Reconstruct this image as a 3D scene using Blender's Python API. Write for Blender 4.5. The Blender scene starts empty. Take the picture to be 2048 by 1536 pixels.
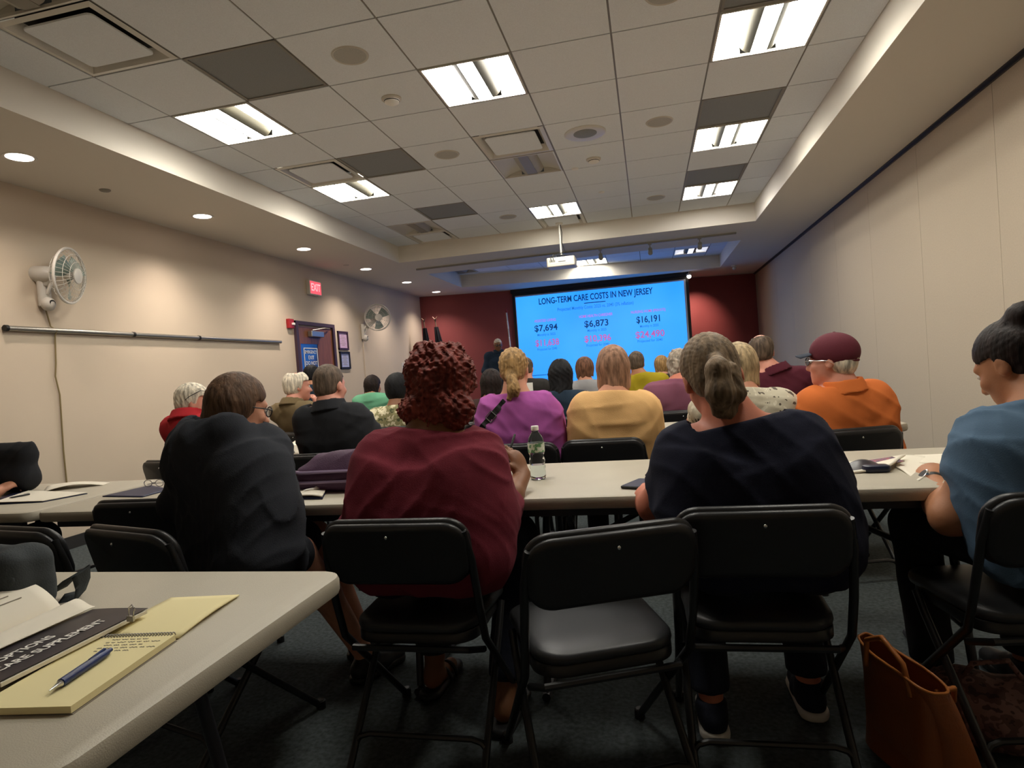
import bpy, math, random
import numpy as np
from mathutils import Vector, Matrix

random.seed(7)
rng = np.random.default_rng(11)
SC = bpy.context.scene
COL = SC.collection

# ---------------------------------------------------------------- camera, world, exposure
F_PX = 1244.77
YAW, PITCH, ROLL = -0.218061426, -0.0213168362, -0.0742094942
CAM = np.array([3.1357, -3.1841, 1.1732])


def cam_axes():
    cy, sy = math.cos(YAW), math.sin(YAW)
    cp, sp = math.cos(PITCH), math.sin(PITCH)
    cr, sr = math.cos(ROLL), math.sin(ROLL)
    fwd = np.array([sy * cp, cy * cp, sp])
    right = np.array([cy, -sy, 0.0])
    up = np.cross(right, fwd)
    return right * cr + up * sr, -right * sr + up * cr, fwd


CR, CU, CF = cam_axes()
cam_data = bpy.data.cameras.new('camera')
cam_data.sensor_width = 36.0
cam_data.lens = F_PX / 2048 * 36.0
cam_data.clip_start = 0.02
cam = bpy.data.objects.new('camera', cam_data)
COL.objects.link(cam)
mw = Matrix.Identity(4)
for i in range(3):
    mw[i][0], mw[i][1], mw[i][2], mw[i][3] = CR[i], CU[i], -CF[i], CAM[i]
cam.matrix_world = mw
SC.camera = cam

world = bpy.data.worlds.new('world')
SC.world = world
world.use_nodes = True
world.node_tree.nodes['Background'].inputs[0].default_value = (0.75, 0.8, 1.0, 1)
world.node_tree.nodes['Background'].inputs[1].default_value = 0.02
SC.view_settings.view_transform = 'Standard'
SC.view_settings.look = 'None'
SC.view_settings.exposure = 0.0
SC.view_settings.gamma = 1.0
SC.view_settings.use_curve_mapping = False
SC.cycles.max_bounces = 7
SC.cycles.diffuse_bounces = 5
SC.cycles.glossy_bounces = 3
SC.cycles.transmission_bounces = 7
SC.cycles.sample_clamp_indirect = 4.0
SC.cycles.caustics_reflective = False
SC.cycles.caustics_refractive = False
SC.cycles.use_denoising = True

TROFFER_POWER = 31.0        # emission of a lit ceiling light
DOWNLIGHT_W = 48.0         # watts of a recessed downlight


def ray_at(px, py, axis, val):
    """the point where the view ray through a pixel of the photograph meets a world plane"""
    d = CR * (px - 1024) / F_PX + CU * (768 - py) / F_PX + CF
    return CAM + d * ((val - CAM[axis]) / d[axis])


def W(px, py, y):
    return ray_at(px, py, 1, y)


# ---------------------------------------------------------------- materials
def lin(c):
    if isinstance(c, str):
        c = c.lstrip('#')
        c = tuple(int(c[i:i + 2], 16) / 255 for i in (0, 2, 4))
        c = tuple(x / 12.92 if x <= 0.04045 else ((x + 0.055) / 1.055) ** 2.4 for x in c)
    return (c[0], c[1], c[2], 1.0)


def mat(name, color, rough=0.6, metal=0.0, emit=0.0, ecol=None, var=None, bump=None, spec=0.4, trans=0.0, sheen=0.0, stretch=None):
    """var = (scale, amount) colour variation; bump = (scale, strength)"""
    m = bpy.data.materials.new(name)
    m.use_nodes = True
    nt = m.node_tree
    b = nt.nodes['Principled BSDF']
    c = lin(color)
    b.inputs['Base Color'].default_value = c
    b.inputs['Roughness'].default_value = rough
    b.inputs['Metallic'].default_value = metal
    b.inputs['Specular IOR Level'].default_value = spec
    if trans:
        b.inputs['Transmission Weight'].default_value = trans
        b.inputs['IOR'].default_value = 1.33
    if sheen:
        b.inputs['Sheen Weight'].default_value = sheen
    if emit:
        b.inputs['Emission Color'].default_value = lin(ecol or color)
        b.inputs['Emission Strength'].default_value = emit
    if var or bump:
        tc = nt.nodes.new('ShaderNodeTexCoord')
        src = tc.outputs['Object']
        if stretch:
            mp = nt.nodes.new('ShaderNodeMapping')
            mp.inputs['Scale'].default_value = stretch
            nt.links.new(src, mp.inputs['Vector'])
            src = mp.outputs['Vector']
    if var:
        n = nt.nodes.new('ShaderNodeTexNoise')
        n.inputs['Scale'].default_value = var[0]
        n.inputs['Detail'].default_value = 4
        nt.links.new(src, n.inputs['Vector'])
        r = nt.nodes.new('ShaderNodeValToRGB')
        r.color_ramp.elements[0].position = 0.3
        r.color_ramp.elements[1].position = 0.7
        lo = [max(0, x * (1 - var[1])) for x in c[:3]]
        hi = [min(1, x * (1 + var[1])) for x in c[:3]]
        r.color_ramp.elements[0].color = (*lo, 1)
        r.color_ramp.elements[1].color = (*hi, 1)
        nt.links.new(n.outputs['Fac'], r.inputs['Fac'])
        nt.links.new(r.outputs['Color'], b.inputs['Base Color'])
    if bump:
        n2 = nt.nodes.new('ShaderNodeTexNoise')
        n2.inputs['Scale'].default_value = bump[0]
        n2.inputs['Detail'].default_value = 3
        nt.links.new(src, n2.inputs['Vector'])
        bp = nt.nodes.new('ShaderNodeBump')
        bp.inputs['Strength'].default_value = bump[1]
        bp.inputs['Distance'].default_value = 0.01
        nt.links.new(n2.outputs['Fac'], bp.inputs['Height'])
        nt.links.new(bp.outputs['Normal'], b.inputs['Normal'])
    return m


def print_mat(name, cols, scale, rough=0.85):
    """a printed cloth: noise thresholds between several colours"""
    m = mat(name, cols[0], rough)
    nt = m.node_tree
    b = nt.nodes['Principled BSDF']
    tc = nt.nodes.new('ShaderNodeTexCoord')
    n = nt.nodes.new('ShaderNodeTexNoise')
    n.inputs['Scale'].default_value = scale
    n.inputs['Detail'].default_value = 2
    nt.links.new(tc.outputs['Object'], n.inputs['Vector'])
    r = nt.nodes.new('ShaderNodeValToRGB')
    r.color_ramp.interpolation = 'CONSTANT'
    k = len(cols)
    while len(r.color_ramp.elements) < k:
        r.color_ramp.elements.new(0.5)
    for i, cc in enumerate(cols):
        r.color_ramp.elements[i].position = 0.0 if i == 0 else 0.36 + 0.28 * (i - 1) / max(1, k - 2)
        r.color_ramp.elements[i].color = lin(cc)
    nt.links.new(n.outputs['Fac'], r.inputs['Fac'])
    nt.links.new(r.outputs['Color'], b.inputs['Base Color'])
    return m


M = {}
M['wall'] = mat('wall_paint', '#cdbda7', 0.8, var=(1.2, 0.03), bump=(160, 0.05))
M['wall_r'] = mat('partition_fabric', '#c5b7a2', 0.9, var=(90, 0.04), bump=(300, 0.08))
M['maroon'] = mat('maroon_paint', '#8e4444', 0.6, var=(2, 0.05))
M['soffit'] = mat('soffit_paint', '#ded7cb', 0.85, bump=(120, 0.03))
M['tile'] = mat('ceiling_tile', '#e9edf0', 0.95, var=(180, 0.05), bump=(260, 0.1))
M['tbar'] = mat('ceiling_grid_metal', '#8d887f', 0.5)
M['carpet'] = mat('carpet', '#4b5152', 0.98, var=(60, 0.35), bump=(350, 0.35), spec=0.1)
M['base'] = mat('baseboard_rubber', '#2b2a2a', 0.6)
M['rail_dark'] = mat('partition_track', '#4a4742', 0.4, metal=0.6)
M['white_metal'] = mat('white_enamel', '#d8d4ca', 0.4)
M['off_white'] = mat('off_white_plastic', '#cfc9bd', 0.5)
M['grille_grey'] = mat('return_grille_perforated', '#8a8c8c', 0.7, var=(400, 0.2))
M['speaker_grey'] = mat('speaker_grille', '#b5b2a9', 0.8, var=(500, 0.15))
M['dark'] = mat('dark_void', '#26241f', 0.8)
M['black_metal'] = mat('black_enamel', '#1b1b1c', 0.35, spec=0.5)
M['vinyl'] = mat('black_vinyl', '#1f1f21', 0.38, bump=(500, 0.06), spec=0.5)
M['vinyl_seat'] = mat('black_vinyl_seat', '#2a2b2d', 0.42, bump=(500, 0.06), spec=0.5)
M['chrome'] = mat('chrome', '#d0d0d0', 0.2, metal=1.0)
M['steel'] = mat('brushed_aluminium', '#a8a49c', 0.35, metal=0.85)
M['table'] = mat('blow_moulded_plastic', '#b3ab9a', 0.45, var=(7, 0.03), bump=(420, 0.12))
M['table_leg'] = mat('grey_powder_coat', '#35353a', 0.4, metal=0.3)
M['black_plastic'] = mat('black_plastic', '#161616', 0.5)
M['paper'] = mat('paper_white', '#e4dccb', 0.8)
M['cream'] = mat('paper_cream', '#e8dba8', 0.8)
M['ink'] = mat('ink_grey', '#8d8578', 0.8)
M['navy_card'] = mat('navy_folder_card', '#1c2140', 0.5)
M['cover_dark'] = mat('booklet_cover', '#2e2930', 0.35, var=(9, 0.3))
M['white'] = mat('plain_white', '#f0ede6', 0.6)


# ---------------------------------------------------------------- mesh builder
class MB:
    def __init__(self):
        self.v, self.f, self.m = [], [], []

    def add(self, verts, faces, mi=0):
        o = len(self.v)
        self.v += [tuple(map(float, p)) for p in verts]
        self.f += [tuple(i + o for i in f) for f in faces]
        self.m += [mi] * len(faces)
        return self

    def box(self, c, s, rz=0.0, mi=0, bev=0.0):
        x, y, z = (k / 2 for k in s)
        if bev > 0:
            return self.rbox(c, s, bev, rz, mi)
        pts = [(i * x, j * y, k * z) for k in (-1, 1) for j in (-1, 1) for i in (-1, 1)]
        ca, sa = math.cos(rz), math.sin(rz)
        pts = [(c[0] + p[0] * ca - p[1] * sa, c[1] + p[0] * sa + p[1] * ca, c[2] + p[2]) for p in pts]
        return self.add(pts, [(0, 2, 3, 1), (4, 5, 7, 6), (0, 1, 5, 4), (2, 6, 7, 3), (0, 4, 6, 2), (1, 3, 7, 5)], mi)

    def rbox(self, c, s, r, rz=0.0, mi=0, n=4, er=None):
        """rounded slab: plan corners of radius r, top and bottom edges eased by er"""
        er = min(0.3 * s[2], r * 0.5) if er is None else er
        ca, sa = math.cos(rz), math.sin(rz)
        rings = []
        for dz, ins in ((-s[2] / 2, er), (-s[2] / 2 + er * 0.3, er * 0.3), (-s[2] / 2 + er, 0), (s[2] / 2 - er, 0), (s[2] / 2 - er * 0.3, er * 0.3), (s[2] / 2, er)):
            ring = []
            hx, hy = s[0] / 2 - ins, s[1] / 2 - ins
            rr = max(1e-4, r - ins)
            for q, (sx, sy) in enumerate(((1, 1), (-1, 1), (-1, -1), (1, -1))):
                for k in range(n + 1):
                    a = (q + k / n) * math.pi / 2
                    px, py = sx * (hx - rr) + rr * math.cos(a), sy * (hy - rr) + rr * math.sin(a)
                    ring.append((c[0] + px * ca - py * sa, c[1] + px * sa + py * ca, c[2] + dz))
            rings.append(ring)
        m = len(rings[0])
        v = [p for rg in rings for p in rg]
        f = [(i * m + j, i * m + (j + 1) % m, (i + 1) * m + (j + 1) % m, (i + 1) * m + j) for i in range(len(rings) - 1) for j in range(m)]
        f.append(tuple(reversed(range(m))))
        f.append(tuple(range((len(rings) - 1) * m, len(rings) * m)))
        return self.add(v, f, mi)

    def prism(self, poly, z0, z1, mi=0):
        n = len(poly)
        v = [(p[0], p[1], z0) for p in poly] + [(p[0], p[1], z1) for p in poly]
        f = [tuple(reversed(range(n))), tuple(range(n, 2 * n))]
        f += [(i, (i + 1) % n, n + (i + 1) % n, n + i) for i in range(n)]
        return self.add(v, f, mi)

    def tube(self, path, r, n=8, closed=False, mi=0, caps=True):
        P = [np.array(p, float) for p in path]
        k = len(P)
        rs = r if isinstance(r, (list, tuple)) else [r] * k
        t0 = None
        rings = []
        u = None
        for i in range(k):
            a = P[i - 1] if (i > 0 or closed) else P[i]
            b = P[(i + 1) % k] if (i < k - 1 or closed) else P[i]
            t = b - a
            t = t / (np.linalg.norm(t) + 1e-12)
            if u is None:
                h = np.array([0, 0, 1.0]) if abs(t[2]) < 0.9 else np.array([1.0, 0, 0])
                u = np.cross(t, h)
            u = u - t * np.dot(u, t)
            u /= np.linalg.norm(u) + 1e-12
            w = np.cross(t, u)
            rings.append([P[i] + rs[i] * (math.cos(2 * math.pi * j / n) * u + math.sin(2 * math.pi * j / n) * w) for j in range(n)])
        v = [p for rg in rings for p in rg]
        f = []
        for i in range(k if closed else k - 1):
            i2 = (i + 1) % k
            for j in range(n):
                f.append((i * n + j, i * n + (j + 1) % n, i2 * n + (j + 1) % n, i2 * n + j))
        if caps and not closed:
            f.append(tuple(reversed(range(n))))
            f.append(tuple(range((k - 1) * n, k * n)))
        return self.add(v, f, mi)

    def lathe(self, prof, c=(0, 0, 0), n=24, axis='z', mi=0, frame=None):
        """prof = [(radius, height)]; frame = 3 vectors (u, v, axis)"""
        if frame is None:
            frame = {'z': ((1, 0, 0), (0, 1, 0), (0, 0, 1)), 'y': ((1, 0, 0), (0, 0, -1), (0, 1, 0)), 'x': ((0, 1, 0), (0, 0, 1), (1, 0, 0))}[axis]
        u, w, a = (np.array(q, float) for q in frame)
        c = np.array(c, float)
        v = []
        for r, h in prof:
            for j in range(n):
                t = 2 * math.pi * j / n
                v.append(c + a * h + u * (r * math.cos(t)) + w * (r * math.sin(t)))
        f = [(i * n + j, i * n + (j + 1) % n, (i + 1) * n + (j + 1) % n, (i + 1) * n + j) for i in range(len(prof) - 1) for j in range(n)]
        if prof[0][0] > 1e-6:
            f.append(tuple(reversed(range(n))))
        if prof[-1][0] > 1e-6:
            f.append(tuple(range((len(prof) - 1) * n, len(prof) * n)))
        return self.add(v, f, mi)

    def grid(self, fn, nu, nv, mi=0, thick=0.0):
        """fn(u, v) -> point, u and v in 0..1; thick closes it into a thin solid below"""
        top = [np.array(fn(i / nu, j / nv), float) for i in range(nu + 1) for j in range(nv + 1)]
        q = lambda i, j: i * (nv + 1) + j
        f = [(q(i, j), q(i + 1, j), q(i + 1, j + 1), q(i, j + 1)) for i in range(nu) for j in range(nv)]
        if not thick:
            return self.add(top, f, mi)
        n = len(top)
        bot = [p - np.array([0, 0, thick]) for p in top]
        f += [tuple(reversed([k + n for k in ff])) for ff in list(f)]
        edge = [q(i, 0) for i in range(nu)] + [q(nu, j) for j in range(nv)] + [q(i, nv) for i in range(nu, 0, -1)] + [q(0, j) for j in range(nv, 0, -1)]
        for a, b in zip(edge, edge[1:] + edge[:1]):
            f.append((a, a + n, b + n, b))
        return self.add(top + bot, f, mi)

    def sphere(self, c, r, n=12, mi=0):
        r = (r, r, r) if not isinstance(r, (list, tuple)) else r
        v, f = [], []
        for i in range(n + 1):
            for j in range(2 * n):
                a, b = math.pi * i / n, math.pi * j / n
                v.append((c[0] + r[0] * math.sin(a) * math.cos(b), c[1] + r[1] * math.sin(a) * math.sin(b), c[2] + r[2] * math.cos(a)))
        for i in range(n):
            for j in range(2 * n):
                f.append((i * 2 * n + j, (i + 1) * 2 * n + j, (i + 1) * 2 * n + (j + 1) % (2 * n), i * 2 * n + (j + 1) % (2 * n)))
        return self.add(v, f, mi)

    def build(self, name, mats, parent=None, smooth=False, loc=None, rz=0.0):
        me = bpy.data.meshes.new(name)
        me.from_pydata(self.v, [], self.f)
        mats = mats if isinstance(mats, (list, tuple)) else [mats]
        for mm in mats:
            me.materials.append(M[mm] if isinstance(mm, str) else mm)
        if len(mats) > 1:
            me.polygons.foreach_set('material_index', self.m)
        if smooth:
            me.shade_smooth()
            if smooth != 'all':
                try:
                    me.set_sharp_from_angle(angle=math.radians(40))
                except Exception:
                    pass
        me.validate()
        me.update()
        o = bpy.data.objects.new(name, me)
        COL.objects.link(o)
        if parent is not None:
            o.parent = parent
        if loc is not None:
            o.location = loc
        o.rotation_euler[2] = rz
        return o


def tag(o, label, cat, group=None):
    o['label'] = label
    o['category'] = cat
    if group:
        o['group'] = group
    return o


def thing(name, label, cat, loc=(0, 0, 0), rz=0.0, group=None):
    o = bpy.data.objects.new(name, None)
    o.empty_display_size = 0.1
    COL.objects.link(o)
    o.location = tuple(float(k) for k in loc)
    o.rotation_euler[2] = rz
    return tag(o, label, cat, group)


def struct(o):
    o['kind'] = 'structure'
    return o


def dup(root, loc, rz=0.0, label=None, group=None):
    r = root.copy()
    COL.objects.link(r)
    r.location = tuple(float(k) for k in loc)
    r.rotation_euler = (0, 0, rz)
    if label:
        r['label'] = label
    if group:
        r['group'] = group
    for ch in list(root.children):
        c = ch.copy()
        COL.objects.link(c)
        c.parent = r
        for g in list(ch.children):
            d = g.copy()
            COL.objects.link(d)
            d.parent = c
    return r


def text_obj(name, body, size, origin, right, up, material, parent=None, bold=0.0, align='CENTER', width=None, lift=0.0):
    """lettering as a mesh lying in the plane (right, up) with its middle at origin"""
    cu = bpy.data.curves.new(name, 'FONT')
    cu.body = body
    cu.size = size
    cu.offset = bold * size
    cu.align_x = align
    cu.align_y = 'CENTER'
    cu.resolution_u = 3
    tmp = bpy.data.objects.new(name, cu)
    COL.objects.link(tmp)
    bpy.context.view_layer.update()
    me = bpy.data.meshes.new_from_object(tmp.evaluated_get(bpy.context.evaluated_depsgraph_get()))
    bpy.data.objects.remove(tmp)
    bpy.data.curves.remove(cu)
    n = len(me.vertices)
    co = np.empty(n * 3, np.float32)
    me.vertices.foreach_get('co', co)
    co = co.reshape(-1, 3)
    sx = 1.0
    if width and n:
        sx = width / (co[:, 0].max() - co[:, 0].min())
    r, u = np.array(right, float), np.array(up, float)
    nrm = np.cross(r, u)
    out = np.array(origin, float) + co[:, :1] * sx * r + co[:, 1:2] * u + nrm * lift
    me.vertices.foreach_set('co', out.astype(np.float32).ravel())
    me.materials.append(material)
    me.update()
    me.name = name
    o = bpy.data.objects.new(name, me)
    COL.objects.link(o)
    if parent is not None:
        o.parent = parent
    return o


def local(parent, p):
    """world point to the frame of an unscaled, z-rotated parent"""
    q = np.array(p, float) - np.array(parent.location)
    a = -parent.rotation_euler[2]
    return np.array([q[0] * math.cos(a) - q[1] * math.sin(a), q[0] * math.sin(a) + q[1] * math.cos(a), q[2]])
# ---------------------------------------------------------------- room shell
XL, XR, YF = -1.52, 5.50, -5.2
ZC, ZS = 3.12, 2.88            # tray ceiling, soffit
TX0, TX1, TY1 = -0.345, 4.615, 5.47
T = 0.61


def yback(x):
    return 9.38 + (x - XL) * 0.2493


def ytray_back(x):
    return 8.64 + (x - TX0) * 0.19


o = MB().prism([(XL - .2, YF - .2), (XR + .2, YF - .2), (XR + .2, 11.6), (XL - .2, 11.6)], -0.1, 0.0).build('floor', 'carpet')
struct(o)
struct(MB().prism([(XL - .15, YF), (XL, YF), (XL, yback(XL) + .2), (XL - .15, yback(XL) + .2)], 0, 3.4).build('wall_left_tmp', 'wall'))
bpy.data.objects['wall_left_tmp'].name = 'wall_left'
struct(MB().prism([(XL, yback(XL)), (XR, yback(XR)), (XR, yback(XR) + .15), (XL, yback(XL) + .15)], 0, 3.4).build('wall_back', 'maroon'))
struct(MB().prism([(XL - .15, YF - .15), (XR + .15, YF - .15), (XR + .15, YF), (XL - .15, YF)], 0, 3.4).build('wall_front', 'wall'))
# operable partition: panels with hairline joints
b = MB()
b.prism([(XR + .03, YF), (XR + .15, YF), (XR + .15, 11.4), (XR + .03, 11.4)], 0, 3.4, 1)
ys = 2.87 - 7 * 1.22
while ys < 11.3:
    y0, y1 = max(ys, YF), min(ys + 1.22, 11.35)
    if y1 > y0:
        b.box((XR + .015, (y0 + y1) / 2, 1.70), (.03, y1 - y0 - .004, 3.40))
    ys += 1.22
struct(b.build('wall_right', ['wall_r', 'rail_dark']))
b = MB()
b.box((XR - .008, 3.0, ZS - .012), (.016, 16.4, .024))
b.box((XR - .02, 3.0, ZS - .004), (.04, 16.4, .008))
struct(b.build('trim_1', 'rail_dark'))
struct(MB().prism([(XL, YF), (XL + .012, YF), (XL + .012, yback(XL)), (XL, yback(XL))], 0, .1).build('baseboard_left', 'base'))
struct(MB().prism([(XR - .012, YF), (XR, YF), (XR, yback(XR)), (XR - .012, yback(XR))], 0, .1).build('baseboard_right', 'base'))
struct(MB().prism([(XL, yback(XL) - .012), (XR, yback(XR) - .012), (XR, yback(XR)), (XL, yback(XL))], 0, .1).build('baseboard_back', 'base'))

# soffits round the two ceiling trays
for poly in ([(XL, YF), (TX0, YF), (TX0, yback(TX0)), (XL, yback(XL))],
             [(TX1, YF), (XR, YF), (XR, yback(XR)), (TX1, yback(TX1))],
             [(TX0, TY1), (TX1, TY1), (TX1, 6.80), (TX0, 6.70)],
             [(TX0, ytray_back(TX0)), (TX1, ytray_back(TX1)), (TX1, yback(TX1)), (TX0, yback(TX0))]):
    struct(MB().prism(poly, ZS, 3.45).build('ceiling_soffit', 'soffit'))
struct(MB().prism([(XL - .15, YF - .15), (XR + .15, YF - .15), (XR + .15, 11.6), (XL - .15, 11.6)], 3.45, 3.5).build('ceiling_light_block', 'dark'))  # unseen cover added above the tiles to block stray light

# fixtures by ceiling cell (column, row): column 0 starts at x = 0, row 0 at y = 0
LIT = {(0, 1): 'warm', (3, 1): 'cool', (6, 1): 'warm', (0, 4): 'warm', (6, 4): 'warm', (3, 7): 'warm', (6, 7): 'cool',
       (3, -2): 'warm', (6, -2): 'warm', (3, 13): 'warm', (6, 13): 'dim'}
OFF = {(0, -2), (3, 4), (0, 7), (0, 13)}
DIFF = {(0, -1), (0, 3), (3, 3), (0, 8), (3, 8)}
GREY = {(1, 0), (1, 3), (1, 6), (6, 0), (6, 3), (6, 6)}
SPK = {(2, 0): .105, (2, 3): .105, (2, 7): .105, (5, 0): .105, (5, 3): .105, (5, 7): .105, (4, 3): .16}
USED = set(LIT) | OFF | DIFF | GREY


def ceiling_tiles(rows, y1, ox=0.0, oy=0.0, cols=range(-1, 8), used=None):
    used = USED if used is None else used
    b = MB()
    for v in rows:
        for u in cols:
            if (u, v) in used:
                continue
            x0, x1 = max(u * T + ox + .006, TX0 + .002), min((u + 1) * T + ox - .006, TX1 - .002)
            y0, ye = v * T + oy + .006, min((v + 1) * T + oy - .006, y1)
            if ye - y0 < .02 or x1 - x0 < .02:
                continue
            b.box(((x0 + x1) / 2, (y0 + ye) / 2, ZC + .01), (x1 - x0, ye - y0, .02))
    struct(b.build('ceiling', 'tile'))
    b = MB()
    ya = rows[0] * T + oy
    for u in cols:
        if TX0 < u * T + ox < TX1:
            b.box((u * T + ox, (ya + y1) / 2, ZC + .012), (.024, y1 - ya, .012))
    for v in list(rows) + [rows[-1] + 1]:
        if v * T + oy < y1 + .01:
            b.box(((TX0 + TX1) / 2, v * T + oy, ZC + .0135), (TX1 - TX0, .024, .009))
    struct(b.build('ceiling_grid', 'tbar'))


# the far tray has a grid of its own, set out from its middle light
Q13 = {3: ray_at(1182, 524, 2, ZC), 6: ray_at(1374, 503.5, 2, ZC), 0: ray_at(925, 541, 2, ZC)}
OX2, OY2 = Q13[3][0] - 3.5 * T, Q13[3][1] - 13.5 * T
CELL2 = {k: (round((q[0] - OX2) / T - .5), round((q[1] - OY2) / T - .5)) for k, q in Q13.items()}
ceiling_tiles(range(-9, 9), TY1 - .003)
ceiling_tiles(range(10, 17), 9.75, OX2, OY2, range(-2, 10), set(CELL2.values()))

M['refl_warm'] = mat('troffer_reflector_warm', '#fff6d6', 0.6, emit=TROFFER_POWER, ecol=(1.0, 0.965, 0.86))
M['refl_cool'] = mat('troffer_reflector_neutral', '#fff8ee', 0.6, emit=TROFFER_POWER, ecol=(1.0, 0.96, 0.91))
M['refl_dim'] = mat('troffer_reflector_dim', '#e8e6e2', 0.6, emit=0.75, ecol=(0.9, 0.9, 0.95))
M['refl_off'] = mat('troffer_reflector_unlit', '#c9c5bb', 0.5)
M['lens_warm'] = mat('troffer_lens_warm', '#fffbe6', 0.6, emit=TROFFER_POWER * 1.2, ecol=(1.0, 0.97, 0.89))
M['lens_cool'] = mat('troffer_lens_neutral', '#fffdf6', 0.6, emit=TROFFER_POWER * 1.2, ecol=(1.0, 0.97, 0.93))
M['lens_dim'] = mat('troffer_lens_dim', '#e8e8ea', 0.6, emit=1.2, ecol=(0.95, 0.95, 1.0))
M['lens_off'] = mat('troffer_lens_unlit', '#8d887e', 0.5)
M['baffle'] = mat('troffer_baffle_darkened', (.045, .040, .026), 0.6)  # darkened copy for lit fixtures, so their own glow does not wash it out
M['baffle_off'] = mat('troffer_baffle_unlit', '#a8a39a', 0.6)


def make_troffer(kind, label):
    """2x2 recessed light: frame, two curved reflector wings, two perforated baffles and a centre lens"""
    r = thing('troffer_light', label, 'ceiling light', (0, 0, ZC))
    h = .295
    b = MB()
    for sx in (-1, 1):
        b.box((sx * (h - .006), 0, .004), (.012, 2 * h, .016))
        b.box((0, sx * (h - .006), .004), (2 * h, .012, .016))
    b.build('frame', 'white_metal', r)
    b = MB()
    prof = [(-.283, .002), (-.24, .022), (-.19, .040), (-.14, .052), (-.112, .054)]
    for s in (-1, 1):
        v = [(s * x, y, z) for x, z in prof for y in (-.283, .283)]
        f = [(2 * i, 2 * i + 1, 2 * i + 3, 2 * i + 2) for i in range(len(prof) - 1)]
        b.add(v, f)
        for yy in (-.2835, .2835):
            n = len(prof)
            b.add([(s * x, yy, z) for x, z in prof] + [(s * prof[-1][0], yy, .0)], [tuple(range(n + 1))])
    b.build('reflector', 'refl_' + kind, r, smooth=True)
    for s in (-1, 1):
        b = MB()
        v = []
        pr = [(.115, .054), (.098, .028), (.078, .011), (.050, .003)]
        for x, z in pr:
            v += [(s * x, -.27, z), (s * x, .27, z)]
        b.add(v, [(2 * i, 2 * i + 1, 2 * i + 3, 2 * i + 2) for i in range(3)])
        b.add([(s * x, .27, z) for x, z in pr] + [(s * .050, .27, .054)], [(0, 1, 2, 3, 4)])
        b.add([(s * x, -.27, z) for x, z in pr] + [(s * .050, -.27, .054)], [(0, 1, 2, 3, 4)])
        b.build('baffle', 'baffle_off' if kind == 'off' else 'baffle', r, smooth=True)
    b = MB()
    b.box((0, 0, .003), (.096, .56, .004))
    b.build('lens', 'lens_' + kind, r)
    MB().box((0, 0, .07), (.59, .59, .01)).build('housing', 'white_metal', r)
    return r


PLACE = {(0, 1): 'lit square ceiling light nearest the left soffit, beside a dark grey tile', (3, 1): 'lit square ceiling light at the top middle, whitest and second largest',
         (6, 1): 'largest lit square ceiling light, at the top right of the photo', (0, 4): 'lit yellowish ceiling light behind the dark-edged left diffuser',
         (6, 4): 'lit ceiling light second in the right-hand row, between two dark grey tiles', (3, 7): 'lit yellow ceiling light just above the projector mount',
         (6, 7): 'lit ceiling light farthest back in the right-hand row of the near tray', (3, -2): 'lit ceiling light overhead, before the middle one',
         (6, -2): 'lit ceiling light overhead at the right, nearest of its row', (3, 13): 'lit ceiling light in the far tray, right behind the projector',
         (6, 13): 'dim ceiling light at the right end of the far tray', (0, -2): 'unlit ceiling light cut by the top left corner of the photo',
         (3, 4): 'unlit greyish ceiling light next to the white diffuser in the middle row', (0, 7): 'half-dark ceiling light at the back left of the near tray',
         (0, 13): 'unlit ceiling light at the left of the far tray'}
protos = {}
for cell, kind in list(LIT.items()) + [(c, 'off') for c in sorted(OFF)]:
    loc = ((cell[0] + .5) * T, (cell[1] + .5) * T, ZC)
    if cell[1] == 13:       # the far tray has its own grid offset
        c2 = CELL2[cell[0]]
        loc = ((c2[0] + .5) * T + OX2, (c2[1] + .5) * T + OY2, ZC)
    g = 'square recessed ceiling lights'
    if kind not in protos:
        protos[kind] = make_troffer(kind, PLACE[cell])
        protos[kind].location = loc
        protos[kind]['group'] = g
    else:
        dup(protos[kind], loc, 0, PLACE[cell], g)

# square plaque diffusers
def make_diffuser(label):
    r = thing('air_diffuser', label, 'air vent', (0, 0, ZC), group='square air diffusers')
    b = MB()
    h = .297
    outer = [(h, h), (-h, h), (-h, -h), (h, -h)]
    for ring0, ring1, mi in (((h, 0.0), (.265, -.006), 0), ((.265, -.006), (.228, .05), 0)):
        v = []
        for (hh, z) in (ring0, ring1):
            v += [(hh, hh, z), (-hh, hh, z), (-hh, -hh, z), (hh, -hh, z)]
        b.add(v, [(i, (i + 1) % 4, 4 + (i + 1) % 4, 4 + i) for i in range(4)], mi)
    b.box((0, 0, .056), (.46, .46, .008), mi=1)
    b.build('cone', ['white_metal', 'dark'], r)
    MB().rbox((0, 0, .004), (.43, .43, .012), .03).build('plaque', 'tile', r)
    return r


DL = {(0, -1): 'large square air diffuser with a dark gap, at the top left', (0, 3): 'square air diffuser with dark edge beside the second left light',
      (3, 3): 'white square air diffuser before the unlit middle ceiling light', (0, 8): 'square air diffuser behind the half-dark light, cut by the tray edge',
      (3, 8): 'square air diffuser behind the yellow light at the projector mount'}
d0 = None
for cell, lb in DL.items():
    loc = ((cell[0] + .5) * T, (cell[1] + .5) * T - (.012 if cell[1] == 8 else 0), ZC)
    if d0 is None:
        d0 = make_diffuser(lb)
        d0.location = loc
    else:
        dup(d0, loc, 0, lb)

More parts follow.
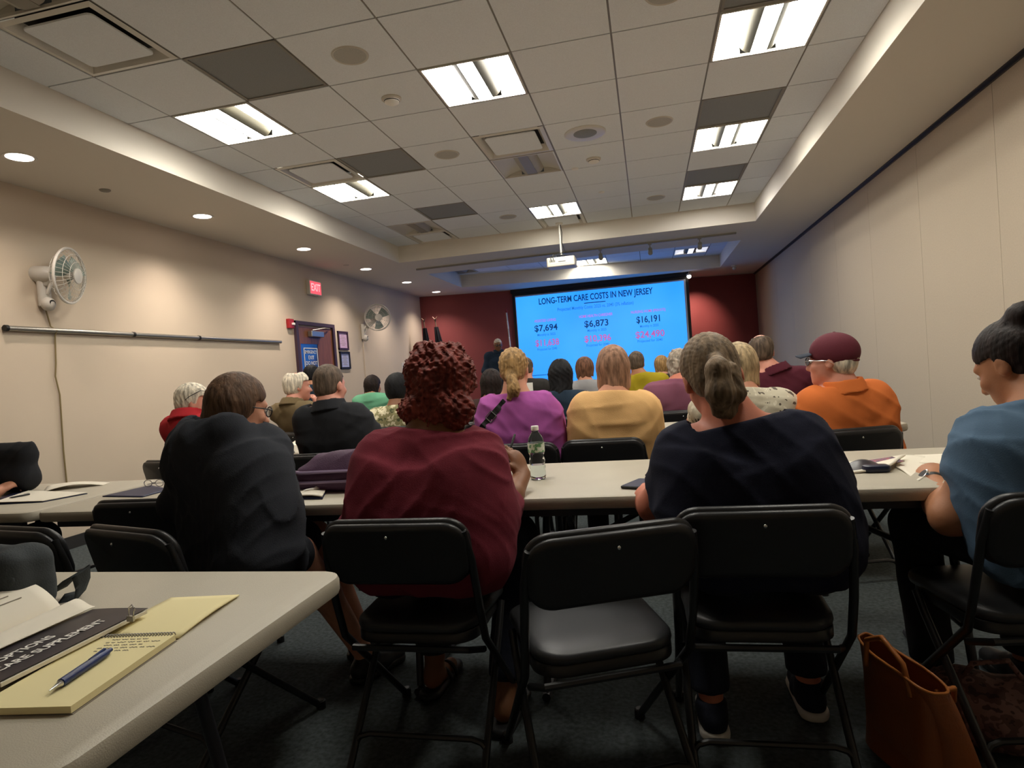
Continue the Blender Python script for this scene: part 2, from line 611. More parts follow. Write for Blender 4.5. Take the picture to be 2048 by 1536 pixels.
# grey perforated return grilles, set in the grid
GL = {(1, 0): 'dark grey ceiling tile grille beside the nearest left light', (1, 3): 'dark grey ceiling tile grille beside the second left diffuser',
      (1, 6): 'dark grey ceiling tile grille beside the half-dark light', (6, 0): 'dark grey ceiling tile grille cut by the top edge at the right',
      (6, 3): 'dark grey ceiling tile grille before the second light of the right row', (6, 6): 'dark grey ceiling tile grille before the last light of the right row'}
g0 = None
for cell, lb in GL.items():
    loc = ((cell[0] + .5) * T, (cell[1] + .5) * T, ZC)
    if g0 is None:
        g0 = thing('return_air_grille', lb, 'air vent', loc, group='grey return air grilles')
        MB().box((0, 0, .012), (.57, .57, .01)).build('perforated_face', 'grille_grey', g0)
        b = MB()
        for s in (-1, 1):
            b.box((s * .29, 0, .009), (.016, .596, .018))
            b.box((0, s * .29, .009), (.596, .016, .018))
        b.build('frame', 'tbar', g0)
    else:
        dup(g0, loc, 0, lb)

SL = {(2, 0): 'round grey speaker grille between two ceiling lights near the camera', (2, 3): 'round grey speaker grille near the white middle diffuser',
      (2, 7): 'faint round speaker grille left of the yellow light', (5, 0): 'round speaker grille cut by the top edge of the photo',
      (5, 3): 'round speaker grille left of the second right-row light', (5, 7): 'faint round speaker grille left of the last right-row light',
      (4, 3): 'larger round ceiling vent with a grey centre and white rim'}
for cell, rad in SL.items():
    pass
s0 = None
for cell, rad in SPK.items():
    loc = ((cell[0] + .5) * T, (cell[1] + .5) * T, ZC)
    if rad > .15:
        r = thing('round_air_vent', SL[cell], 'air vent', loc)
        MB().lathe([(.10, -.004), (.16, -.012), (.175, -.004), (.175, .0)], n=32).build('rim', 'white_metal', r, smooth=True)
        MB().lathe([(0.0001, -.014), (.07, -.014), (.098, -.006), (.098, .0)], n=32).build('core', 'grille_grey', r, smooth=True)
        continue
    if s0 is None:
        s0 = thing('ceiling_speaker', SL[cell], 'speaker', loc, group='round ceiling speakers')
        MB().lathe([(0.0001, -.006), (rad - .01, -.005), (rad - .006, 0)], n=32).build('grille', 'speaker_grey', s0, smooth=True)
        MB().lathe([(rad - .008, -.004), (rad, -.007), (rad + .006, 0)], n=32).build('rim', 'off_white', s0, smooth=True)
    else:
        dup(s0, loc, 0, SL[cell])

# smoke detectors, sprinklers and small discs
sm0 = None
for px, py, lb in ((783, 197, 'white smoke detector right of the nearest speaker grille'), (1187, 318, 'small white smoke detector beside the unlit middle light')):
    q = ray_at(px, py, 2, ZC)
    if sm0 is None:
        sm0 = thing('smoke_detector', lb, 'smoke detector', (q[0], q[1], ZC), group='smoke detectors')
        MB().lathe([(.07, 0), (.07, -.008), (.062, -.014)], n=28).build('base', 'off_white', sm0, smooth=True)
        MB().lathe([(.055, -.014), (.05, -.03), (.028, -.042), (.0001, -.044)], n=28).build('sensing_head', 'white', sm0, smooth=True)
        MB().lathe([(.0535, -.019), (.0535, -.024)], n=28).build('vent_slot', 'dark', sm0)
    else:
        dup(sm0, (q[0], q[1], ZC), 0, lb)
for px, py, rad, z, mt, lb in ((1150, 337, .035, ZC, 'white', 'small white disc in the ceiling beside the far smoke detector'),
                               (1203, 384, .035, ZC, 'white', 'small white sprinkler cover above the projector mount'),
                               (210, 380, .042, ZS, 'tbar', 'small round sprinkler cover on the left soffit before the second downlight'),
                               (692, 530, .04, ZS, 'off_white', 'faint round sprinkler cover between the third and fourth downlights')):
    q = ray_at(px, py, 2, z)
    o = MB().lathe([(.0001, -.012), (rad * .8, -.011), (rad, -.004), (rad, 0)], n=24).build('sprinkler_cover', mt, smooth=True, loc=(q[0], q[1], z))
    tag(o, lb, 'sprinkler cover', 'sprinkler covers')

# recessed downlights along the left soffit
M['downlight'] = mat('downlight_lens', '#fff4ec', 0.5, emit=9.0, ecol=(1.0, 0.84, 0.74))
ords = ['nearest', 'second', 'third', 'fourth', 'fifth', 'farthest']
dl0 = None
for i, yy in enumerate((.31, 2.10, 3.91, 5.66, 7.30, 8.88)):
    lb = 'bright round downlight in the left soffit, %s of the row of six' % ords[i]
    loc = (-.965, yy, ZS)
    if dl0 is None:
        dl0 = thing('downlight', lb, 'ceiling light', loc, group='left soffit downlights')
        MB().lathe([(.078, -.001), (.098, -.005), (.10, 0.0)], n=28).build('trim_ring', 'white_metal', dl0, smooth=True)
        MB().lathe([(.0001, -.0025), (.08, -.002), (.08, 0.0)], n=28).build('lens', 'downlight', dl0, smooth=True)
        root = dl0
    else:
        root = dup(dl0, loc, 0, lb)
    ld = bpy.data.lights.new('downlight_lamp', 'SPOT')
    ld.energy = DOWNLIGHT_W
    ld.color = (1.0, 0.86, 0.76)
    ld.spot_size = math.radians(125)
    ld.spot_blend = 1.0
    ld.shadow_soft_size = 0.05
    lo = bpy.data.objects.new('downlight_lamp', ld)
    COL.objects.link(lo)
    lo.parent = root
    lo.location = (0, 0, -.02)

# ---------------------------------------------------------------- left wall fittings
def P(y, z):
    return (XL, y, z)


# aluminium hanging rail in three lengths
r = thing('wall_rail', 'long silver tube rail fixed along the left wall', 'rail', (XL, .53, 1.767))
for a, bb, nm in ((0, 1.17, 0), (1.18, 2.03, 0), (2.04, 3.54, 0)):
    MB().tube([(.028, a, 0), (.028, bb, 0)], .020, 12).build('rail_length', 'steel', r, smooth=True)
for yy in (0.005, 1.175, 2.035):
    b = MB().tube([(.028, yy - .012, 0), (.028, yy + .012, 0)], .024, 12)
    b.box((.012, yy, 0), (.024, .02, .02))
    b.build('joint', 'black_plastic', r)

M['fan_white'] = mat('fan_white_plastic', '#cfcac0', 0.4)
M['fan_blade'] = mat('fan_blade_clear', '#7f9088', 0.35)


def make_fan(label, base_y, base_z, head, face):
    """oscillating wall fan: wall bracket, knuckle, arm, motor, guard rings and blades"""
    r = thing('wall_fan', label, 'fan', (XL, base_y, base_z), group='wall fans')
    b = MB()
    b.rbox((.03, 0, -.02), (.06, .10, .26), .028)
    b.sphere((.06, 0, -.13), (.05, .052, .055))
    b.build('wall_bracket', 'fan_white', r, smooth=True)
    b = MB()
    b.lathe([(.0001, .034), (.024, .03), (.034, .01), (.034, 0)], c=(.075, .0, -.125), n=20, axis='x')
    b.build('control_knob', 'black_plastic', r, smooth=True)
    hd = np.array(head, float)       # guard centre, relative to the base
    n = np.array(face, float)
    n /= np.linalg.norm(n)
    u = np.cross(n, [0, 0, 1.0])
    u /= np.linalg.norm(u)
    w = np.cross(u, n)
    fr = (u, w, n)
    b = MB()
    mot = hd - n * .17
    b.tube([(.05, 0, .03), (.09, .0, .07), mot + np.array([0, 0, -.055])], [.032, .03, .026], 12)
    b.tube([(.06, .0, -.05), (.10, .0, .02), mot + n * .05 + np.array([0, 0, -.06])], .014, 8)
    b.build('arm', 'fan_white', r, smooth=True)
    b = MB()
    b.lathe([(.0001, -.13), (.05, -.13), (.066, -.11), (.068, .02), (.05, .05), (.0001, .05)], c=mot, n=24, frame=fr)
    b.build('motor', 'fan_white', r, smooth=True)
    R0 = .215
    b = MB()
    circ = lambda rad, z, k=48: [hd + n * z + u * (rad * math.cos(2 * math.pi * j / k)) + w * (rad * math.sin(2 * math.pi * j / k)) for j in range(k)]
    b.tube(circ(R0, 0), .011, 8, closed=True)
    for rad, z in ((.17, .04), (.11, .06), (.17, -.055), (.11, -.085)):
        b.tube(circ(rad, z), .0022, 5, closed=True)
    for k in range(36):
        a = 2 * math.pi * k / 36
        e = u * math.cos(a) + w * math.sin(a)
        b.tube([hd + e * R0, hd + e * .17 + n * .042, hd + e * .06 + n * .065], .0016, 4)
        if k % 2 == 0:
            b.tube([hd + e * R0, hd + e * .17 - n * .057, hd + e * .06 - n * .1], .0016, 4)
    b.build('guard', 'fan_white', r, smooth=True)
    b = MB()
    b.lathe([(.062, .058), (.06, .068), (.03, .076), (.0001, .078)], c=hd, n=24, frame=fr)
    b.build('guard_badge', 'fan_white', r, smooth=True)
    for k in range(3):
        a0 = 2 * math.pi * k / 3 + .4

        def blade(s, t, a0=a0):
            a = a0 + (t - .5) * (1.25 - .35 * s)
            rad = .03 + s * .16
            return hd + n * ((t - .5) * .06 - .005) + u * (rad * math.cos(a)) + w * (rad * math.sin(a))
        MB().grid(blade, 6, 6, thick=.003).build('blade', 'fan_blade', r, smooth=True)
    b = MB().lathe([(.0001, -.03), (.03, -.03), (.032, .02), (.0001, .03)], c=hd, n=18, frame=fr)
    b.build('hub', 'fan_white', r, smooth=True)
    # cord down the wall
    return r


make_fan('nearest white wall fan, turned toward the front of the room, on the left wall', .86, 2.10, (.22, .06, .085), (.93, .34, -.10))
make_fan('far white wall fan beyond the door, facing the audience', 6.50, 2.03, (.28, .06, .20), (.62, -.76, -.10))


def cord(label, pts, rad, mt):
    b = MB().tube(pts, rad, 6)
    o = b.build('fan_cord', mt, smooth=True)
    tag(o, label, 'cord', 'fan power cords')


M['cord_tan'] = mat('cord_tan', '#8a7a55', 0.7)
cord('tan power cord hanging down the left wall from the near fan', [(XL + .015, .87, 1.95), (XL + .018, .90, 1.80), (XL + .045, .925, 1.766), (XL + .018, .93, 1.72), (XL + .014, .92, 1.50), (XL + .02, .90, 1.40), (XL + .014, .93, 1.25), (XL + .012, .92, .80), (XL + .013, .925, .25)], .006, 'cord_tan')
cord('pale power cord straight down the left wall from the far fan', [(XL + .012, 6.5, 1.86), (XL + .012, 6.5, 1.2), (XL + .012, 6.5, .3)], .006, 'wall')

# door
M['door_frame'] = mat('door_frame_paint', '#43303c', 0.5)
M['door_wood'] = mat('door_wood', '#7a4a2c', 0.4, var=(6, 0.25), stretch=(8, 8, .6))
M['glass_dark'] = mat('door_glass', '#2f4f8c', 0.06, spec=0.9)
M['exit_red'] = mat('exit_face', '#ff4d5e', 0.5, emit=1.1, ecol=(1.0, 0.10, 0.13))
M['exit_letters'] = mat('exit_letters', '#ffd0d4', 0.5, emit=1.2, ecol=(1.0, 0.42, 0.45))
M['red_plastic'] = mat('red_plastic', '#a8252b', 0.45)
d = struct(MB().box((XL - .02, 4.975, 1.03), (.03, 1.07, 2.06)).build('door_1', 'dark'))
b = MB()
for y0, y1 in ((4.44, 4.50), (5.45, 5.51)):
    b.box((XL + .01, (y0 + y1) / 2, 1.035), (.06, y1 - y0, 2.07))
b.box((XL + .01, 4.975, 2.045), (.0599, 1.07, .05))
b.build('door_frame', 'door_frame', d)
b = MB()
X = XL + .005
b.box((X, 4.53, 1.0), (.02, .06, 2.0))
b.box((X, 5.235, 1.0), (.02, .43, 2.0))
b.box((X, 4.79, .35), (.02, .46, .7))
b.box((X, 4.79, 1.88), (.02, .46, .24))
leaf = b.build('door_leaf', 'door_wood', d)
MB().box((XL + .002, 4.79, 1.23), (.012, .48, 1.08)).build('door_glass', 'glass_dark', d)
b = MB()
b.rbox((XL + .05, 4.93, 1.90), (.07, .34, .08), .012)
b.build('door_closer', 'steel', d)
MB().tube([(XL + .07, 4.80, 1.95), (XL + .10, 5.1, 1.99), (XL + .04, 5.35, 2.0)], .009, 6).build('closer_arm', 'steel', d)
b = MB()
sy0, sy1, sz0, sz1 = 4.64, 4.99, 1.36, 1.70
for a, c in (((0, (sy0 + sy1) / 2, sz0), (.004, sy1 - sy0, .012)), ((0, (sy0 + sy1) / 2, sz1), (.004, sy1 - sy0, .012)), ((0, sy0, (sz0 + sz1) / 2), (.004, .012, sz1 - sz0)), ((0, sy1, (sz0 + sz1) / 2), (.004, .012, sz1 - sz0))):
    b.box((XL + .012, a[1], a[2]), c)
sg = b.build('door_sign', 'white', d)
for i, (s, sz) in enumerate((('EMERGENCY', .065), ('EXIT', .075), ('DO NOT', .075), ('BLOCK', .075))):
    text_obj('sign_lettering', s, sz, (XL + .0115, 4.815, 1.645 - i * .078), (0, 1, 0), (0, 0, 1), M['white'], sg, bold=.01, width=.31 if i == 0 else None)

# exit sign above the door
r = thing('exit_sign', 'glowing red exit sign on the left wall above the door', 'exit sign', (XL, 5.01, 2.57))
MB().rbox((.028, 0, 0), (.056, .32, .21), .008).build('sign_box', 'white_metal', r)
f = MB().box((.0575, 0, 0), (.004, .29, .175)).build('sign_face', 'exit_red', r)
text_obj('exit_lettering', 'EXIT', .15, (.0605, 0, 0), (0, 1, 0), (0, 0, 1), M['exit_letters'], f, bold=.015, width=.25)

r = thing('fire_strobe', 'small red fire alarm strobe left of the door frame', 'fire alarm', (XL, 4.33, 2.02))
MB().rbox((.025, 0, 0), (.05, .12, .125), .01).build('body', 'red_plastic', r)
MB().rbox((.06, .02, -.005), (.03, .05, .03), .008).build('strobe_lens', 'white', r)
MB().tube([(.01, .06, .0), (.012, .085, .0)], .008, 6).build('conduit', 'off_white', r)

M['wood_dark'] = mat('frame_dark_wood', '#3a1c22', 0.4)
M['cert'] = mat('certificate_paper', '#c9a9c9', 0.7)
M['cert2'] = mat('certificate_paper_pale', '#a9b0d8', 0.7)
for y, z, hh, fm, pm, lb, lines in ((5.80, 1.84, .29, 'wood_dark', 'cert', 'framed certificate with a brown frame, the upper of two beside the door', 7),
                                     (5.815, 1.53, .27, 'black_plastic', 'cert2', 'framed certificate with a black frame, the lower of two beside the door', 8)):
    r = thing('framed_certificate', lb, 'picture frame', (XL, y, z), group='framed certificates')
    b = MB()
    wd = .32
    for s in (-1, 1):
        b.box((.012, s * (wd / 2 - .014), 0), (.024, .028, hh))
        b.box((.012, 0, s * (hh / 2 - .014)), (.0239, wd, .028))
    b.build('frame', fm, r)
    pp = MB().box((.006, 0, 0), (.008, wd - .05, hh - .05)).build('certificate', pm, r)
    b = MB()
    for k in range(lines):
        b.box((.0105, 0, hh / 2 - .065 - k * (hh - .11) / lines), (.001, .10 + .08 * ((k * 7) % 3) / 2, .006))
    b.build('certificate_lines', 'ink', pp)

r = thing('light_switch', 'white switch plate low on the left wall near the flags', 'switch', (XL, 8.18, 1.39))
MB().rbox((.004, 0, 0), (.008, .16, .20), .003).build('plate', 'off_white', r)
MB().box((.012, 0, .0), (.012, .035, .08)).build('rocker', 'dark', r)

# flags in the far left corner and the striped pole beside the screen
M['flag_red'] = mat('flag_red', '#8e2a30', 0.8)
M['flag_dark'] = mat('flag_navy', '#17161f', 0.8)
M['pole_wood'] = mat('pole_wood', '#7e6350', 0.5)


def flag(label, x, y, lean, top, colors, seed):
    r = thing('flag_on_pole', label, 'flag', (x, y, 0), group='flags in the corner')
    MB().lathe([(.0001, .05), (.05, .05), (.15, .02), (.16, 0), (.0001, 0)], n=24).build('stand', 'steel', r, smooth=True)
    MB().tube([(0, 0, .05), (lean[0], lean[1], top)], .013, 8).build('pole', 'pole_wood', r, smooth=True)
    b = MB()
    b.tube([(lean[0], lean[1], top), (lean[0], lean[1], top + .04)], [.012, .028], 8)
    b.tube([(lean[0] - .05, lean[1], top + .09), (lean[0], lean[1], top + .03), (lean[0] + .05, lean[1], top + .09)], [.006, .012, .006], 6)
    b.build('eagle_finial', 'pole_wood', r, smooth=True)
    z1, z0 = top - .12, top - 1.35
    b = MB()

    def cl(s, t):
        z = z1 + (z0 - z1) * t
        k = z / top
        wid = .035 + .10 * t
        a = s * 2 * math.pi
        rr = wid * (1 + .35 * math.sin(5 * a + seed))
        return (lean[0] * k + rr * math.cos(a) + .02 * t, lean[1] * k + rr * math.sin(a) * .6, z)
    b.grid(cl, 40, 24)
    nv = 24
    b.m = []
    for i in range(40):
        for j in range(nv):
            t = j / nv
            if t < .48:
                b.m.append(0)
            else:
                b.m.append(1 + (i // 3 + (j // 4)) % 2)
    b.build('cloth', colors, r, smooth='all')
    return r


q0, q1 = W(823, 645, 8.75), W(833, 735, 8.75)
flag('draped national flag on a wooden pole, left of the two in the corner', -1.18, 8.75, (-.05, .0), 2.28, ['flag_dark', 'flag_red', 'white'], .3)
flag('dark draped flag, right of the two in the corner', -.86, 8.95, (-.20, .0), 2.30, ['flag_dark', 'flag_dark', 'flag_red'], 1.7)
q = W(1027, 700, 9.55)
r = thing('striped_pole', 'thin white striped pole standing at the left edge of the screen', 'pole', (q[0], 9.55, 0))
MB().lathe([(.0001, .03), (.04, .03), (.13, .012), (.13, 0), (.0001, 0)], n=20).build('stand', 'dark', r)
b = MB()
zt = 2.36
for k in range(14):
    b.tube([(-.09 * (.03 + k * zt / 14) / zt, 0, .03 + k * zt / 14), (-.09 * (.03 + (k + .999) * zt / 14) / zt, 0, .03 + (k + .999) * zt / 14)], .016, 8, mi=k % 2)
b.build('pole', ['white', 'off_white'], r)
MB().lathe([(.016, 0), (.02, .03), (.0001, .10)], c=(-.09, 0, zt + .03), n=10).build('spear_tip', 'flag_red', r)

# ---------------------------------------------------------------- projection screen
YS = 9.78
M['sheet'] = mat('screen_sheet', '#b9bcc2', 0.9)
M['slide'] = mat('slide_light', '#3fb4ff', 0.9, emit=1.5, ecol=(0.030, 0.30, 1.0))
nt = M['slide'].node_tree
gt = nt.nodes.new('ShaderNodeTexNoise')
gt.inputs['Scale'].default_value = 0.6
rp = nt.nodes.new('ShaderNodeValToRGB')
rp.color_ramp.elements[0].position, rp.color_ramp.elements[1].position = .35, .7
rp.color_ramp.elements[0].color = (0.015, 0.245, 1.0, 1)
rp.color_ramp.elements[1].color = (0.036, 0.315, 1.0, 1)
tcn = nt.nodes.new('ShaderNodeTexCoord')
nt.links.new(tcn.outputs['Object'], gt.inputs['Vector'])
nt.links.new(gt.outputs['Fac'], rp.inputs['Fac'])
nt.links.new(rp.outputs['Color'], nt.nodes['Principled BSDF'].inputs['Emission Color'])
M['slide'].node_tree.nodes['Principled BSDF'].inputs['Base Color'].default_value = (.05, .05, .05, 1)
M['t_navy'] = mat('slide_text_navy', '#0a2a50', 0.9, emit=.9, ecol=(0.004, 0.045, 0.16))
M['t_blue'] = mat('slide_text_blue', '#1d5a96', 0.9, emit=1.0, ecol=(0.01, 0.13, 0.42))
M['t_pink'] = mat('slide_text_pink', '#b05090', 0.9, emit=1.0, ecol=(0.36, 0.11, 0.32))
TL, TR = W(1024, 588, YS), W(1376, 549, YS)
zt = (TL[2] + TR[2]) / 2
xl, xr = TL[0], TR[0]
sc = thing('projection_screen', 'big bright blue projection screen showing a slide of care costs', 'screen', ((xl + xr) / 2, YS, 0))
hw = (xr - xl) / 2
zb = .62
b = MB()
b.rbox((0, .02, zt + .03), (2 * hw + .06, .10, .09), .02)
b.build('case', 'black_plastic', sc)
MB().box((0, .012, (zt + zb) / 2), (2 * hw, .006, zt - zb)).build('border', 'black_plastic', sc)
MB().box((0, .006, (zt + zb) / 2 - .02), (2 * hw - .11, .006, zt - zb - .10)).build('sheet', 'sheet', sc)
il, ir = W(1031, 597, YS), W(1367, 559.5, YS)
izt = (il[2] + ir[2]) / 2
icx = (il[0] + ir[0]) / 2 - (xl + xr) / 2
img = MB().box((icx, .001, (izt + zb + .08) / 2), (ir[0] - il[0], .004, izt - zb - .08)).build('projected_image', 'slide', sc)
MB().tube([(-hw, .0, zb - .01), (hw, .0, zb - .01)], .018, 8).build('bottom_bar', 'black_plastic', sc)


def slide(body, x0, y0, x1, y1, size_px, m, bold=.0):
    """lettering between two pixel ends of its middle line"""
    a, c = W(x0, y0, YS), W(x1, y1, YS)
    mid = (a + c) / 2
    sz = size_px * .0103
    text_obj('slide_text', body, sz, np.array([mid[0], YS - .0035, mid[2]]) - np.array(sc.location), (1, 0, 0), (0, 0, 1), M[m], img, bold=bold, width=abs(c[0] - a[0]))


slide('LONG-TERM CARE COSTS IN NEW JERSEY', 1077, 603, 1305, 583, 17.5, 't_navy', .022)
slide('Projected Monthly Costs: 2025 vs. 2040 (3% inflation)', 1115, 619, 1267, 606, 9.5, 't_blue', .01)
for n_, (a, c, h1, v1, m1, v2, m2) in enumerate((
        ((1069, 643), (1112, 639), 'ASSISTED LIVING', '$7,694', 'Monthly in 2025', '$11,638', 'Projected for 2040'),
        ((1158, 634), (1225, 628), 'HOME HEALTH CAREGIVER', '$6,873', 'Monthly in 2025', '$10,396', 'Projected for 2040'),
        ((1262, 625), (1331, 619), 'NURSING HOME (PRIVATE)', '$16,191', 'Monthly in 2025', '$24,490', 'Projected for 2040'))):
    slide(h1, *a, *c, 7.5, 't_pink', .01)
    mx, my = (a[0] + c[0]) / 2, (a[1] + c[1]) / 2
    big = [(1069, 1115), (1169, 1217), (1274, 1321)][n_]
    big2 = [(1071, 1118), (1169, 1222), (1271, 1329)][n_]
    s = -.095
    y1 = [656, 647, 638.5][n_]
    slide(v1, big[0], y1 + 2, big[1], y1 - 2, 18, 't_navy', .02)
    slide(m1, big[0] + 6, y1 + 14.5, big[1] - 4, y1 + 11.5, 7, 't_blue', .005)
    y2 = [685.5, 677, 668.5][n_]
    slide(v2, big2[0], y2 + 2, big2[1], y2 - 2, 18, 't_pink', .02)
    slide(m2, big2[0] + 4, y2 + 14, big2[1] - 4, y2 + 11, 7, 't_blue', .005)
for k in range(3):
    a, c = W(1060, 752 + k * 9, YS), W(1094 + 4 * (k % 2), 749 + k * 9, YS)
    MB().box(((a[0] + c[0]) / 2 - sc.location[0], -.003, (a[2] + c[2]) / 2), (c[0] - a[0], .001, .02)).build('slide_small_print', 't_blue', img)
a, c = W(1168, 606.5, YS), W(1211, 602.5, YS)
MB().box(((a[0] + c[0]) / 2 - sc.location[0], -.003, (a[2] + c[2]) / 2), (c[0] - a[0], .001, .018)).build('slide_rule', 't_navy', img)

# little lamp at the screen's top right corner and dome camera
q = W(1378, 553, 9.74)
r = thing('wall_wash_lamp', 'small white spot lamp at the top right corner of the screen', 'lamp', (q[0], 9.74, q[2]))
M['lamp_white'] = mat('lamp_glow', '#fff0e0', 0.5, emit=7, ecol=(1, .86, .72))
MB().tube([(0, 0, .03), (0, .0, ZS - q[2])], .008, 8).build('stem', 'white_metal', r)
MB().lathe([(.02, -.03), (.05, .03), (.05, .05), (.0001, .06)], n=18).build('lamp_head', 'white_metal', r, smooth=True)
MB().sphere((0, -.012, 0), .042, 8).build('lens', 'lamp_white', r, smooth=True)
ld = bpy.data.lights.new('wall_wash_beam', 'SPOT')
ld.energy = 120
ld.color = (1, .75, .6)
ld.spot_size = math.radians(58)
ld.spot_blend = 1.0
ld.shadow_soft_size = .03
lo = bpy.data.objects.new('wall_wash_beam', ld)
COL.objects.link(lo)
lo.parent = r
lo.location = (.06, .07, -.06)
lo.rotation_euler = Vector((-.10, -.75, .55)).to_track_quat('Z', 'Y').to_euler()
q = ray_at(1468, 531, 2, ZS)
r = thing('security_camera', 'small white camera on the soffit right of the screen', 'camera', (q[0], q[1], ZS))
MB().lathe([(.05, 0), (.05, -.02), (.02, -.03)], n=18).build('mount', 'white_metal', r, smooth=True)
MB().sphere((0, -.01, -.055), .035, 8).build('lens_ball', 'off_white', r, smooth=True)

# ---------------------------------------------------------------- projector and track light
YP = 5.22
q = W(1123, 525, YP)
pj = thing('projector', 'white ceiling-mounted projector hanging above the audience', 'projector', (q[0], YP, q[2]))
hz = ZC - q[2]
b = MB()
b.rbox((0, .05, 0), (.38, .30, .125), .025)
b.build('body', 'off_white', pj)
b = MB()
b.box((-.02, -.1005, .010), (.24, .004, .070))
b.build('rear_panel', 'white_metal', pj)
b = MB()
for k in range(5):
    b.box((-.14 + k * .016, -.1025, .012), (.008, .003, .032))
b.box((.02, -.1035, .0), (.10, .003, .006))
b.build('ports', 'dark', pj)
MB().lathe([(.03, 0), (.034, .03), (.028, .035)], c=(.06, .20, 0), n=20, axis='y').build('lens_barrel', 'black_plastic', pj, smooth=True)
b = MB()
b.tube([(.0, .04, .06), (.0, .04, hz)], .013, 10)
b.lathe([(.05, hz - .015), (.05, hz)], c=(0, .04, 0), n=20)
b.build('ceiling_pole', 'white_metal', pj, smooth=True)
b = MB()
b.box((0, .04, .092), (.10, .14, .012))
b.box((-.05, .04, .073), (.012, .1, .05))
b.box((.05, .04, .073), (.012, .1, .05))
b.build('bracket', 'black_metal', pj)
b = MB()
b.tube([(.015, .03, hz - .03), (.03, .02, hz * .75), (.02, .02, hz * .5), (.055, .0, .15), (.03, -.04, .12), (-.06, -.07, .10), (-.13, -.11, .065), (-.12, -.108, .012)], .006, 6)
b.tube([(.0, .0, .12), (-.04, -.05, .12), (-.10, -.10, .09), (-.09, -.108, .01)], .005, 6)
b.build('cables', 'black_plastic', pj, smooth=True)

M['track'] = mat('track_rail_grey', '#94948f', 0.5)
A_, B_ = ray_at(832, 540, 2, ZS - .02), ray_at(1472, 468, 2, ZS - .02)
ty = (A_[1] + B_[1]) / 2
tr = thing('track_light', 'thin ceiling track with small spot heads across the soffit beam', 'track light', ((A_[0] + B_[0]) / 2, ty, ZS))
tl = (B_[0] - A_[0]) / 2
MB().box((0, 0, -.012), (2 * tl, .035, .024)).build('track_rail', 'track', tr)
for px in (1200, 1300, 1400):
    hx = ray_at(px, 495, 1, ty)[0] - tr.location[0]
    h = MB()
    h.tube([(hx, 0, -.02), (hx, 0, -.10)], .008, 8)
    h.box((hx, 0, -.03), (.05, .03, .02))
    hd = h.build('spot_head', 'track', tr)
    MB().lathe([(.028, -.05), (.034, .05), (.03, .055)], c=(hx, .02, -.125), n=16, frame=((1, 0, 0), (0, .5, .87), (0, .87, -.5))).build('spot_can', 'track', hd, smooth=True)
# ---------------------------------------------------------------- smooth bodies: signed distances meshed with surface nets
def nz(v):
    v = np.array(v, float)
    return v / (np.linalg.norm(v) + 1e-12)


class Sdf:
    """list of rounded cones and ellipsoids joined smoothly, with cuts and surface relief"""

    def __init__(self):
        self.p = []
        self.cuts = []
        self.rel = []
        self.subs = []
        self.inf = 0.0

    def rc(self, a, b, ra, rb=None, k=.03):
        self.p.append(('rc', np.array(a, float), np.array(b, float), ra, ra if rb is None else rb, k, 1))
        return self

    def ell(self, c, rad, ax=None, k=.03):
        self.p.append(('el', np.array(c, float), np.eye(3) if ax is None else np.array(ax, float), np.array(rad, float), None, k, 1))
        return self

    def sub(self, c, r, k=.01):
        self.p.append(('rc', np.array(c, float), np.array(c, float), r, r, k, -1))
        return self

    def subrc(self, a, b, r, k=.005):
        self.p.append(('rc', np.array(a, float), np.array(b, float), r, r, k, -1))
        return self

    def cut(self, n, c, k=0.0):
        """keep only points with p.n < c"""
        self.cuts.append((np.array(n, float), c))
        return self

    def copy(self, inf=0.0):
        s = Sdf()
        s.p = list(self.p)
        s.inf = inf
        return s

    def bounds(self):
        lo, hi = np.full(3, 1e9), np.full(3, -1e9)
        for q in self.p:
            if q[6] < 0:
                continue
            if q[0] == 'rc':
                for pt, r in ((q[1], q[3]), (q[2], q[4])):
                    lo, hi = np.minimum(lo, pt - r), np.maximum(hi, pt + r)
            else:
                r = np.sqrt(((q[2] * q[3][:, None]) ** 2).sum(0))
                lo, hi = np.minimum(lo, q[1] - r), np.maximum(hi, q[1] + r)
        for e, _ in self.subs:
            l2, h2 = e.bounds()
            lo, hi = np.minimum(lo, l2), np.maximum(hi, h2)
        return lo - self.inf - .055, hi + self.inf + .055

    def __call__(self, P):
        d = None
        for q in self.p:
            if q[0] == 'rc':
                a, b = q[1].astype(np.float32), q[2].astype(np.float32)
                ba = b - a
                L = float(ba @ ba)
                pa = P - a
                if L < 1e-10:
                    di = np.sqrt((pa * pa).sum(1)) - np.float32(q[3])
                else:
                    h = np.clip(pa @ ba / L, 0, 1)
                    e = pa - h[:, None] * ba
                    di = np.sqrt((e * e).sum(1)) - (q[3] + (q[4] - q[3]) * h)
            else:
                l = (P - q[1].astype(np.float32)) @ q[2].T.astype(np.float32)
                w = l / q[3].astype(np.float32)
                k0 = np.sqrt((w * w).sum(1))
                w /= q[3].astype(np.float32)
                k1 = np.sqrt((w * w).sum(1)) + 1e-6
                di = k0 * (k0 - 1) / k1
            k = q[5]
            if d is None:
                d = di
            elif q[6] > 0:
                h = np.maximum(k - np.abs(d - di), 0) / k
                d = np.minimum(d, di) - h * h * (k / 4)
            else:
                h = np.maximum(k - np.abs(d + di), 0) / k
                d = np.maximum(d, -di) + h * h * (k / 4)
        d = d - self.inf
        for e, k in self.subs:
            di = e(P)
            h = np.maximum(k - np.abs(d - di), 0) / k
            d = np.minimum(d, di) - h * h * (k / 4)
        for fn in self.rel:
            d = d + fn(P)
        for n, c in self.cuts:
            if callable(n):
                d = np.maximum(d, n(P))
            else:
                d = np.maximum(d, P @ n.astype(np.float32) - c)
        return d


